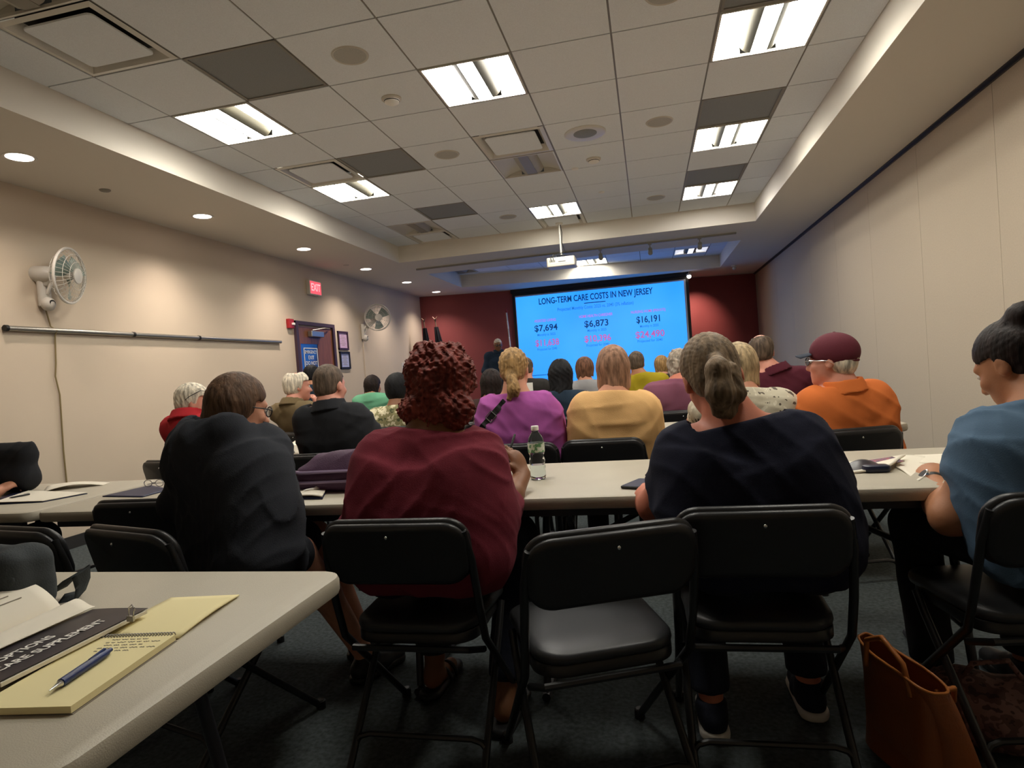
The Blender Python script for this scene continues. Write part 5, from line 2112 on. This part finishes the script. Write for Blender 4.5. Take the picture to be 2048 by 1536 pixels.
p = seated('blond person in a black sleeveless top, farthest back before the screen', 1323, 732, 5.05, 'bob', 'h_blond', 'c_black', 'top', skin='fair', res=.015, yaw=-6, pitch=2, hip=(3.30, 5.1), shw=.17,
           hair=dict(length=.08, th=.020, n=30, groove=.0016, wob=.02), shirt=dict(sleeve=(.15, .15), seed=56), arms=lambda q: q.arm_rel(1).arm_rel(-1))

# -- the speaker, standing beside the screen
p = Person('speaker standing by the dark red wall in a dark suit and glasses', 996, 690, 8.35, yaw=158, pitch=6, byaw=165, shw=.20, girth=1.08, skin='brown', res=.014, stand=True, shy=-.03)
for sd in (-1, 1):
    sh = p.L if sd < 0 else p.R
    p.arm(sd, sh + p.br * sd * .09 + p.bf * .06 + np.array([0, 0, -.28]), sh - p.br * sd * .10 + p.bf * .27 + np.array([0, 0, -.36]), palm=(0, 0, -1), curl=40)
p.body()
p.eyes()
p.shirt('c_suit', sleeve=(1, 1), fore=(.9, .9), hem=.82, seed=61, collar='c_suit', name='jacket')
p.pants('trouser')
p.shoes('shoe_black')
p.hair('short', 'h_white', th=.003, n=30, groove=.001)
p.glasses()
# ---------------------------------------------------------------- things on the tables
def on(px, py, z=TOP):
    return ray_at(px, py, 2, z)


def sheet(b, corners, lift=0.0, curl=None, thick=.002, n=10, mi=0):
    """paper through four corners (world), curl(u, v) -> extra height"""
    c = [np.array(k, float) for k in corners]

    def fn(u, v):
        p = (c[0] * (1 - u) + c[1] * u) * (1 - v) + (c[3] * (1 - u) + c[2] * u) * v
        return p + np.array([0, 0, lift + thick + (curl(u, v) if curl else 0)])
    return b.grid(fn, n, n, thick=thick, mi=mi)


def rel(o, mb):
    q = np.array(o.location)
    mb.v = [tuple(np.array(v) - q) for v in mb.v]
    return mb


# nearest table: steno pad
c = [on(0, 1428), on(150, 1428), on(352, 1280), on(205, 1276)]
c0 = on(0, 1428)
dx_, dy_ = nz(on(352, 1280) - on(143, 1430)), None
BR = on(143, 1430)
TRc = on(352, 1283)
e1 = nz(np.array([TRc[0] - BR[0], TRc[1] - BR[1], 0]))
hgt = float(np.linalg.norm((TRc - BR)[:2]))
e0 = np.array([-e1[1], e1[0], 0])
if np.dot(e0, [-1, 0, 0]) < 0:
    e0 = -e0
wd = .152
pad = thing('steno_pad', 'cream spiral-top steno pad with handwriting, on the nearest table', 'notepad', (*BR[:2], TOP))
Z3 = np.array([0, 0, 1.0])
b = MB()
sheet(b, [BR, BR + e0 * wd, BR + e0 * wd + e1 * hgt, BR + e1 * hgt], lift=.0024, thick=.010)
rel(pad, b).build('pages', 'cream', pad)
b = MB()
sheet(b, [BR - e0 * .002, BR + e0 * (wd + .002), BR + e0 * (wd + .002) + e1 * hgt, BR + e1 * hgt - e0 * .002], lift=.0, thick=.0012)
rel(pad, b).build('backing_board', 'ink', pad)
b = MB()
nc = 26
for k in range(nc):
    cc = BR + e1 * (hgt + .002) + e0 * (.006 + (wd - .012) * k / (nc - 1)) + Z3 * .0085
    b.tube([cc + e1 * (.007 * math.cos(a)) + Z3 * (.007 * math.sin(a)) + e0 * .0015 * a / 6 for a in np.linspace(0, 2 * math.pi, 10)], .0011, 4)
rel(pad, b).build('spiral', 'tbar', pad, smooth='all')
b = MB()
# the flipped leaf lying beyond the spiral
FR = on(490, 1194)
l2 = float(np.linalg.norm((FR - TRc)[:2])) * .97
sheet(b, [BR + e1 * (hgt + .008), BR + e1 * (hgt + .008) + e0 * wd, BR + e1 * (hgt + .008 + l2) + e0 * wd, BR + e1 * (hgt + .008 + l2)], lift=.002, thick=.003, curl=lambda u, v: .004 * math.sin(v * 3.1))
rel(pad, b).build('flipped_leaf', 'cream', pad, smooth='all')
b = MB()
g = np.random.default_rng(5)
for k in range(5):
    off = hgt - .014 - k * .011
    x0 = .016 + .01 * g.random()
    while x0 < wd * (.78 if k % 2 else .6):
        ln = .006 + .010 * g.random()
        pts = [BR + e0 * (wd - .02 - x0 - ln * t) + e1 * (off + .0014 * math.sin(t * 14 + k)) + Z3 * .0127 for t in np.linspace(0, 1, 8)]
        b.tube(pts, .0007, 3)
        x0 += ln + .004
rel(pad, b).build('handwriting', 'ink', pad)

# pen on the pad
M['pen_blue'] = mat('pen_barrel_navy', '#1a2c5e', 0.3, var=(60, .5))
pa, pb = on(98, 1382, TOP + .0196), on(222, 1299, TOP + .0196)
pl = float(np.linalg.norm(pb - pa))
pen = thing('ballpoint_pen', 'navy patterned ballpoint pen lying on the steno pad', 'pen', tuple(pa))
ax = nz(pb - pa)
uu = nz(np.cross(ax, Z3))
fr = (uu, np.cross(uu, ax), ax)
MB().lathe([(.0014, .018), (.0066, .023), (.0070, pl * .8), (.006, pl * .92)], n=16, frame=fr).build('barrel', 'pen_blue', pen, smooth=True)
MB().lathe([(.0006, 0), (.0012, .004), (.0045, .02), (.0055, .022)], n=16, frame=fr).build('tip', 'chrome', pen, smooth=True)
MB().lathe([(.005, pl * .92), (.0035, pl * .93), (.0035, pl), (.0001, pl)], n=12, frame=fr).build('push_button', 'pen_blue', pen, smooth=True)
MB().tube([ax * pl * .9 + fr[1] * .007, ax * pl * .88 + fr[1] * .0085, ax * pl * .62 + fr[1] * .0065], .0016, 6).build('clip', 'pen_blue', pen)

# open booklet with a dark printed cover page
A1, A2 = on(0, 1398), on(296, 1243)
e1b = nz(np.array([A2[0] - A1[0], A2[1] - A1[1], 0]))
e0b = np.array([-e1b[1], e1b[0], 0])
if np.dot(e0b, [-1, 0, 0]) < 0:
    e0b = -e0b
O = on(296, 1243)           # near right corner of the lower page, far end of its edge
bk = thing('open_booklet', 'open stapled booklet with a dark titled cover, nearest table', 'booklet', (*O[:2], TOP))
Lb, Wb = .28, .216
pg = lambda u, v, z: O + e0b * (u * Wb) - e1b * (v * Lb) + Z3 * z
b = MB()
b.grid(lambda u, v: pg(u, v, .022 - .012 * u + .004 * math.sin(u * 3)), 10, 10, thick=.006)
rel(bk, b).build('page_block', 'paper', bk, smooth=True)
b = MB()
b.grid(lambda u, v: pg(.015 + u * .60, -.02 + v * 1.02, .0245 - .012 * (.015 + u * .60) + .004 * math.sin(3 * (.015 + u * .60))), 10, 10, thick=.0008)
cv = rel(bk, b).build('cover_page', 'cover_dark', bk, smooth=True)
for k, (t_, off, wdt) in enumerate((('OPTIONS', .082, .10), ('CARE SUPPLEMENT', .045, .20))):
    org = pg(off / Wb, .62 if k == 0 else .55, .0256 - .012 * off / Wb + .004 * math.sin(3 * off / Wb)) - np.array(bk.location)
    text_obj('cover_lettering', t_, .026, org, e1b, nz(np.cross(Z3, e1b)), M['white'], cv, bold=.02, width=wdt)
b = MB()
b.grid(lambda u, v: pg(.60 + u * .40, -.03 + v * 1.0, .026 - .006 * u + .018 * math.sin(u * math.pi) ** 2 * (.4 + .6 * (1 - v))), 14, 12, thick=.0012)
rel(bk, b).build('turned_page', 'paper', bk, smooth='all')
b = MB()
b.grid(lambda u, v: pg(1.0 + u * .95, -.05 + v * 1.05, .018 + .055 * math.sin(min(1, u * 1.15) * math.pi) ** .8 * (1 if u < .9 else .6)), 18, 12, thick=.0015)
lp = rel(bk, b).build('left_page', 'paper', bk, smooth='all')
b = MB()
for k in range(9):
    u_ = .2 + k * .07
    wv = .12 + .2 * ((k * 5) % 4) / 4
    z_ = lambda u: .0192 + .055 * math.sin(min(1, u * 1.15) * math.pi) ** .8
    b.tube([pg(1.0 + u_ * .95, wv + t * (.25 + .2 * ((k * 3) % 3) / 2), z_(u_)) for t in np.linspace(0, 1, 6)], .0009, 4)
rel(bk, b).build('printed_lines', 'ink', lp)
# key clip resting on the booklet
q = on(262, 1236, TOP + .03)
kc = thing('binder_clip', 'small metal clip holding the booklet pages open', 'clip', tuple(q))
b = MB()
b.prism([(-.007, -.003), (.007, -.003), (.005, .003), (-.005, .003)], -.006, .004)
b.build('clip_body', 'steel', kc)
b = MB()
b.tube([(-.005, 0, .003), (-.006, .003, .018), (0, .004, .023), (.006, .003, .018), (.005, 0, .003)], .001, 6)
b.tube([(-.004, 0, .004), (-.010, .006, .012), (-.004, .009, .017), (.004, .007, .012)], .001, 6)
b.build('wire_handle', 'chrome', kc, smooth='all')

# dark grey bag at the left edge of the nearest table with its strap
M['bag_grey'] = mat('bag_charcoal_canvas', '#33383b', 0.85, bump=(320, .2))
qb = on(40, 1215)
bag = thing('shoulder_bag', 'charcoal grey canvas bag at the left edge of the nearest table', 'bag', (1.77, -2.16, TOP))
s = Sdf()
s.rc((1.50, -2.16, TOP + .045), (1.815, -2.16, TOP + .045), .047, .045, k=.03)
s.rc((1.50, -2.15, TOP + .105), (1.82, -2.15, TOP + .105), .046, .042, k=.05)
for y_ in (-2.185, -2.13):
    s.rc((1.845, y_, TOP + .035), (1.845, y_, TOP + .112), .032, .032, k=.03)
s.rel.append(wrinkle(.004, 26, 9))
s.cut((0, 0, -1), -(TOP + .003))
sdf_obj('bag_body', s, .007, 'bag_grey', bag, (1.77, -2.16, TOP))
s = Sdf()
s.ell((1.80, -2.200, TOP + .090), (.075, .018, .045))
sdf_obj('front_pocket', s, .006, 'bag_grey', bag, (1.77, -2.16, TOP))
b = MB()
BO = np.array(bag.location)
SW = [ray_at(70, 1196, 2, TOP + .012) - BO, ray_at(112, 1182, 2, TOP + .018) - BO, ray_at(146, 1150, 2, TOP + .055) - BO, ray_at(162, 1140, 2, TOP + .062) - BO, ray_at(166, 1165, 2, TOP + .030) - BO, ray_at(160, 1190, 2, TOP + .006) - BO, ray_at(120, 1200, 2, TOP + .004) - BO]


def strapf(u, v):
    k = u * (len(SW) - 1)
    i = min(int(k), len(SW) - 2)
    t = k - i
    pp = np.array(SW[i]) * (1 - t) + np.array(SW[i + 1]) * t
    side = nz(np.array([.55 - .9 * u, .75, .25]))
    return pp + side * (v - .5) * .045


b.grid(strapf, 30, 3, thick=.003)
b.build('shoulder_strap', 'bag_grey', bag, smooth='all')
b = MB().tube([(.075 + .012 * math.cos(a), .0, .05 + .016 * math.sin(a)) for a in np.linspace(0, 2 * math.pi, 14)[:-1]], .003, 6, closed=True)
b.box((.085, -.01, .035), (.02, .012, .022))
b.build('strap_clip', 'chrome', bag, smooth=True)

# ---- second row
# black bag with a round badge
q = on(60, 990)
bb = thing('black_handbag', 'black fabric bag with a round grey badge, second-row table at the left', 'bag', (-.13, -.62, TOP))
s = Sdf()
s.rc((-.34, -.62, TOP + .07), (-.02, -.62, TOP + .07), .075, .07, k=.03)
s.rc((-.34, -.61, TOP + .19), (-.01, -.61, TOP + .19), .060, .052, k=.07)
s.rc((-.34, -.60, TOP + .235), (.01, -.60, TOP + .235), .020, .018, k=.03)
s.rel.append(wrinkle(.005, 24, 19))
s.cut((0, 0, -1), -(TOP + .003))
sdf_obj('bag_body', s, .009, 'c_black', bb, (-.13, -.62, TOP))
MB().lathe([(.0001, .004), (.026, .004), (.030, 0)], c=(.02, -.079, .085), n=20, frame=((1, 0, 0), (0, 0, 1), (0, -1, 0))).build('round_badge', 'steel', bb, smooth=True)


def paper(name, label, cat, pix, m, curl=None, lift=.0, thick=.002, group=None, extra=None):
    c = [on(*k) for k in pix]
    ctr = sum(c) / 4
    b = MB()
    sheet(b, c, lift=lift, curl=curl, thick=thick)
    r = thing(name, label, cat, (*ctr[:2], TOP), group=group)
    rel(r, b).build('sheet', m, r, smooth='all')
    return r, c


paper('loose_papers', 'white papers curling up beside the black bag', 'paper', [(85, 985), (205, 971), (220, 966), (95, 972)], 'paper', curl=lambda u, v: .02 * math.sin(u * 3.1) * (1 - .3 * v))
r, c = paper('paper_folder', 'dark folder with printed sheets at the left edge of the second row', 'folder', [(-30, 1011), (85, 1005), (175, 988), (30, 983)], 'navy_card', thick=.004)
b = MB()
sheet(b, [c[0] * .85 + c[1] * .15 + Z3 * .005, c[1], c[2], c[3] * .8 + c[2] * .2], lift=.006, thick=.002)
rel(r, b).build('printed_sheet', 'paper', r)
pq0, pq1 = on(18, 996, TOP + .016), on(60, 988, TOP + .016)


def small_pen(label, a, c, m='black_plastic'):
    r = thing('pen', label, 'pen', tuple(a))
    ax = nz(c - a)
    uu = nz(np.cross(ax, Z3))
    fr = (uu, np.cross(uu, ax), ax)
    L_ = float(np.linalg.norm(c - a))
    MB().lathe([(.001, 0), (.004, .012), (.0045, L_ * .96), (.002, L_)], n=12, frame=fr).build('barrel', m, r, smooth=True)
    MB().tube([ax * L_ * .95 + fr[1] * .0055, ax * L_ * .7 + fr[1] * .006], .0012, 5).build('clip', 'chrome', r)


small_pen('dark pen on the folder by the left-edge hand', pq0, pq1)
r, c = paper('presentation_folder', 'navy presentation folder left of the person in the hooded top', 'folder', [(205, 994), (285, 995), (340, 980), (300, 972)], 'navy_card', thick=.005)
gl = thing('eyeglasses', 'folded glasses lying on the navy presentation folder', 'glasses', tuple(on(308, 973, TOP + .012)))
b = MB()
for sx in (-1, 1):
    b.tube([(sx * .032 + .022 * math.cos(a), 0, .016 + .016 * math.sin(a)) for a in np.linspace(0, 2 * math.pi, 16)[:-1]], .0018, 6, closed=True)
b.tube([(-.01, 0, .018), (.01, 0, .018)], .0018, 5)
b.tube([(.055, 0, .02), (.05, .012, .015), (-.05, .016, .010)], .0018, 5)
b.build('frame', 'chrome', gl, smooth=True)
# folder right of the hooded top
r, c = paper('presentation_folder', 'navy folder with white sheets between the hooded top and the purple bag', 'folder', [(585, 1000), (645, 999), (660, 970), (596, 972)], 'navy_card', thick=.008)
b = MB()
sheet(b, [c[0] + Z3 * 0, c[1], c[2], c[3]], lift=.010, thick=.004, curl=lambda u, v: .006 * math.sin(u * 3.1))
rel(r, b).build('printed_sheets', 'paper', r, smooth='all')
small_pen('white pen on the folder beside the purple bag', on(607, 981, TOP + .024), on(640, 975, TOP + .024), 'white')
M['purple_bag'] = mat('purple_quilted_cloth', '#4a3048', 0.7, bump=(220, .2), var=(8, .2))
M['lilac'] = mat('lilac_trim', '#8d7a96', 0.7)
pb_ = thing('purple_bag', 'plum quilted bag with lilac stripes beside the person in maroon', 'bag', (1.88, -.86, TOP))
s = Sdf()
s.rc((1.75, -.90, TOP + .055), (2.05, -.88, TOP + .055), .055, .060, k=.04)
s.rc((1.80, -.86, TOP + .11), (2.08, -.86, TOP + .125), .045, .050, k=.06)
s.rel.append(wrinkle(.006, 30, 29))
s.cut((0, 0, -1), -(TOP + .003))
sdf_obj('bag_body', s, .008, 'purple_bag', pb_, (1.88, -.86, TOP))
for z_, yy_ in ((.088, -.098), (.048, -.098)):
    b = MB()
    b.tube([(-.17, yy_ + .035, z_), (-.13, yy_ + .004, z_), (.0, yy_ + .012, z_), (.15, yy_ + .014, z_)], .0065, 6)
    b.build('trim_stripe', 'lilac', pb_, smooth=True)
# paper cup in the third row
q = on(571, 942)
cp = thing('paper_cup', 'white paper cup standing behind the hooded top', 'cup', (1.345, -.45, TOP))
MB().lathe([(.0001, .001), (.028, .001), (.030, .004), (.040, .092), (.0385, .092), (.029, .006)], n=24).build('cup_wall', 'paper', cp, smooth=True)
MB().tube([(.040 * math.cos(a), .040 * math.sin(a), .093) for a in np.linspace(0, 2 * math.pi, 24)[:-1]], .002, 6, closed=True).build('rolled_rim', 'white', cp, smooth=True)
# water bottle
M['pet'] = mat('clear_pet', '#f2f6f6', 0.06, trans=0.96, spec=.5)
M['pet'].node_tree.nodes['Principled BSDF'].inputs['IOR'].default_value = 1.12
M['water'] = mat('water', '#f4fbfb', 0.02, trans=1.0)
M['water'].node_tree.nodes['Principled BSDF'].inputs['IOR'].default_value = 1.2
M['bottle_label'] = print_mat('bottle_label_green', ['#2c5a3a', '#5f8f63', '#cfd8c4', '#dfe6da'], 45, .4)
q = on(1077, 958)
bt = thing('water_bottle', 'clear plastic water bottle with a green label on the second-row table', 'bottle', (q[0], q[1], TOP))
prof = [(.0001, .003), (.020, .0), (.029, .004), (.0315, .012), (.031, .03), (.0295, .04), (.0318, .05), (.0295, .06), (.0318, .07), (.0300, .082), (.027, .092), (.0318, .104), (.0322, .110), (.0322, .142), (.0318, .148), (.028, .163), (.020, .178), (.0135, .187), (.0125, .193)]
MB().lathe(prof, n=32).build('bottle_body', 'pet', bt, smooth=True)
MB().lathe([(.0001, .006), (.027, .006), (.0295, .014), (.029, .03), (.0275, .04), (.0298, .05), (.0278, .058), (.0001, .058)], n=28).build('water', 'water', bt, smooth=True)
MB().lathe([(.0326, .108), (.0330, .112), (.0330, .140), (.0326, .144)], n=32).build('label_band', 'bottle_label', bt, smooth=True)
MB().lathe([(.0142, .193), (.0150, .195), (.0150, .208), (.0140, .210), (.0001, .210)], n=24).build('cap', 'white', bt, smooth=True)
# phone in the navy person's hand
q = on(1276, 972)
ph = thing('smartphone', 'smartphone under the left hand of the person in navy', 'phone', (q[0] + .005, q[1] + .01, TOP), rz=math.radians(-25))
MB().rbox((0, 0, .006), (.075, .15, .008), .01).build('case', 'black_plastic', ph)
MB().rbox((0, 0, .0106), (.068, .14, .001), .008).build('display', 'navy_card', ph)
# right end of the second-row table: booklet with a curl, glasses case, sheets, pen
r, c = paper('curled_booklet', 'white booklet with a photo panel and curled dark cover, right end of second row', 'booklet', [(1682, 949), (1782, 944), (1812, 922), (1668, 928)], 'paper', thick=.006, curl=lambda u, v: .02 * u * u)
b = MB()
k0 = c[0] * .62 + c[1] * .38
sheet(b, [c[3] * .62 + c[2] * .38 + (c[0] - c[3]) * .62, c[3] * .12 + c[2] * .88 + (c[0] - c[3]) * .62, c[3] * .2 + c[2] * .8 + (c[0] - c[3]) * .1, c[3] * .7 + c[2] * .3 + (c[0] - c[3]) * .1], lift=.0075, thick=.0006, curl=lambda u, v: .02 * (.35 + .5 * u) ** 2)
M['photo_panel'] = print_mat('printed_photo_panel', ['#2a2333', '#5d4a63', '#8a5b6a', '#c44a44'], 60, .5)
rel(r, b).build('photo_panel', 'photo_panel', r, smooth='all')
b = MB()
b.grid(lambda u, v: c[0] * (1 - u) + c[1] * u + Z3 * (.004 + (.030 * math.sin(u * math.pi) ** 1.3) * v) + (c[3] - c[0]) * (.05 + .35 * v), 14, 8, thick=.0015)
rel(r, b).build('curled_cover', 'cover_dark', r, smooth='all')
M['case_navy'] = mat('case_navy', '#1a2036', 0.35)
q = on(1757, 946)
r = thing('glasses_case', 'dark navy glasses case in front of the curled booklet', 'case', (q[0], q[1], TOP))
MB().rbox((0, .02, .013), (.085, .05, .024), .02, n=6, er=.009).build('shell', 'case_navy', r, smooth=True)
r, c = paper('handout_sheets', 'white handout sheets by the watch-wearing hand', 'paper', [(1790, 935), (1838, 962), (1900, 918), (1800, 912)], 'paper', thick=.003, curl=lambda u, v: .004 * math.sin(u * 6))
r, c = paper('handout_sheets', 'white sheets farther back under the slate sleeve', 'paper', [(1790, 924), (1905, 931), (1920, 908), (1830, 911)], 'paper', thick=.003)
small_pen('pen sticking out by the slate sleeve', on(1893, 918, TOP + .012), on(1905, 905, TOP + .012))
# ---- third row
r, c = paper('handout_sheets', 'sheet of paper before the hand of the man in red', 'paper', [(575, 892), (640, 890), (640, 880), (590, 882)], 'paper', thick=.003)
r, c = paper('dark_folder', 'dark folder lying before the man in the black shirt', 'folder', [(545, 905), (590, 905), (585, 897), (560, 896)], 'cover_dark', thick=.004)
r, c = paper('handout_sheets', 'white sheet between the purple and apricot tops', 'paper', [(1118, 872), (1142, 871), (1142, 855), (1122, 855)], 'paper', thick=.003)
small_pen('dark pen on the sheet beside the purple top', on(1128, 868, TOP + .012), on(1140, 857, TOP + .012))
r, c = paper('blue_folder', 'blue-grey folder with a white sheet on the third-row table', 'folder', [(1340, 861), (1392, 859), (1388, 845), (1352, 846)], 'case_navy', thick=.004)
b = MB()
sheet(b, [c[0] * .5 + c[1] * .5 + (c[3] - c[0]) * .4, c[1] + (c[2] - c[1]) * .4, c[2], c[3] * .5 + c[2] * .5], lift=.006, thick=.002)
rel(r, b).build('white_sheet', 'paper', r)
# pen in the hand of the person in maroon
small_pen('dark pen held by the person in maroon', W(1016, 912, -.98), W(1030, 868, -.93))

# ---- on the floor
M['tan_leather'] = mat('tan_leather', '#8a4a1c', 0.42, bump=(120, .15), var=(6, .12), spec=.5)
M['tan_edge'] = mat('tan_leather_edge', '#a8652e', 0.45)
q = ray_at(1810, 1500, 2, 0.0)
fx, fy = 3.80, -1.30
tb = thing('leather_tote', 'tan leather tote bag on the floor beside the navy person\'s chair', 'bag', (fx, fy, 0), rz=math.radians(22))
B0 = np.array([fx, fy, 0])


def tote(u, v, s=1):
    a = 2 * math.pi * u
    ca, sa = math.cos(a), math.sin(a)
    ex = lambda k: math.copysign(abs(k) ** .6, k)
    h = v * .30
    wx = .085 * (1 - .55 * v)
    wy = .165 * (1 - .18 * v)
    return (wx * ex(ca) + .012 * math.sin(3 * v + 2 * a) * v - .06 * v * v, wy * ex(sa), h + .02 * v * sa + .008 * math.sin(2 * a) * v)


b = MB()
b.grid(lambda u, v: tote(u, v), 48, 12)
b.grid(lambda u, v: tuple(np.array(tote(u, 1)) * np.array([.93, .97, 1]) - np.array([0, 0, .23 * v])), 48, 6)
b.add([tote(k / 48, 0) for k in range(48)], [tuple(range(48))])
b.build('bag_body', 'tan_leather', tb, smooth='all')
b = MB().tube([tote(k / 48, 1) for k in range(48)], .004, 6, closed=True)
b.build('top_binding', 'tan_edge', tb, smooth='all')
for sx in (-1, 1):
    b = MB()
    if sx < 0:
        pts = [(-.095, -.08, .25), (-.10, -.065, .33), (-.105, 0, .375), (-.10, .065, .34), (-.095, .08, .26)]
    else:
        pts = [(-.02, -.08, .25), (.03, -.085, .255), (.06, -.05, .20), (.075, .0, .14), (.07, .05, .16), (.04, .085, .24), (-.02, .09, .26)]
    P2 = []
    for i in range(len(pts) - 1):
        for t in np.linspace(0, 1, 6)[:-1]:
            P2.append(np.array(pts[i]) * (1 - t) + np.array(pts[i + 1]) * t)
    P2.append(np.array(pts[-1]))
    b.tube(P2, .007, 8)
    b.build('handle', 'tan_edge', tb, smooth='all')
b = MB()
for yy_ in (-.075, .075):
    b.sphere((.0, yy_, .225), .007, 6)
b.build('stud', 'chrome', tb, smooth='all')
M['print_bag'] = print_mat('muted_floral_cloth', ['#3a2826', '#5a403c', '#80605a', '#4a3432'], 26, .8)
q = ray_at(1960, 1430, 2, 0.0)
fb = thing('cloth_bag', 'slumped floral cloth bag on the floor under the right-hand chair', 'bag', (4.05, -1.17, 0))
s = Sdf()
s.ell((4.05, -1.17, .08), (.17, .13, .09), k=.04)
s.ell((3.97, -1.13, .13), (.09, .09, .07), k=.06)
s.ell((4.12, -1.17, .10), (.09, .10, .08), k=.06)
s.rel.append(wrinkle(.010, 22, 39))
s.cut((0, 0, -1), -.003)
sdf_obj('bag_body', s, .009, 'print_bag', fb, (4.05, -1.17, 0))
MB().tube([(-.10, .02, .15), (-.06, .0, .23), (.03, .0, .24), (.08, .0, .16)], .008, 8).build('bag_handle', 'print_bag', fb, smooth='all')
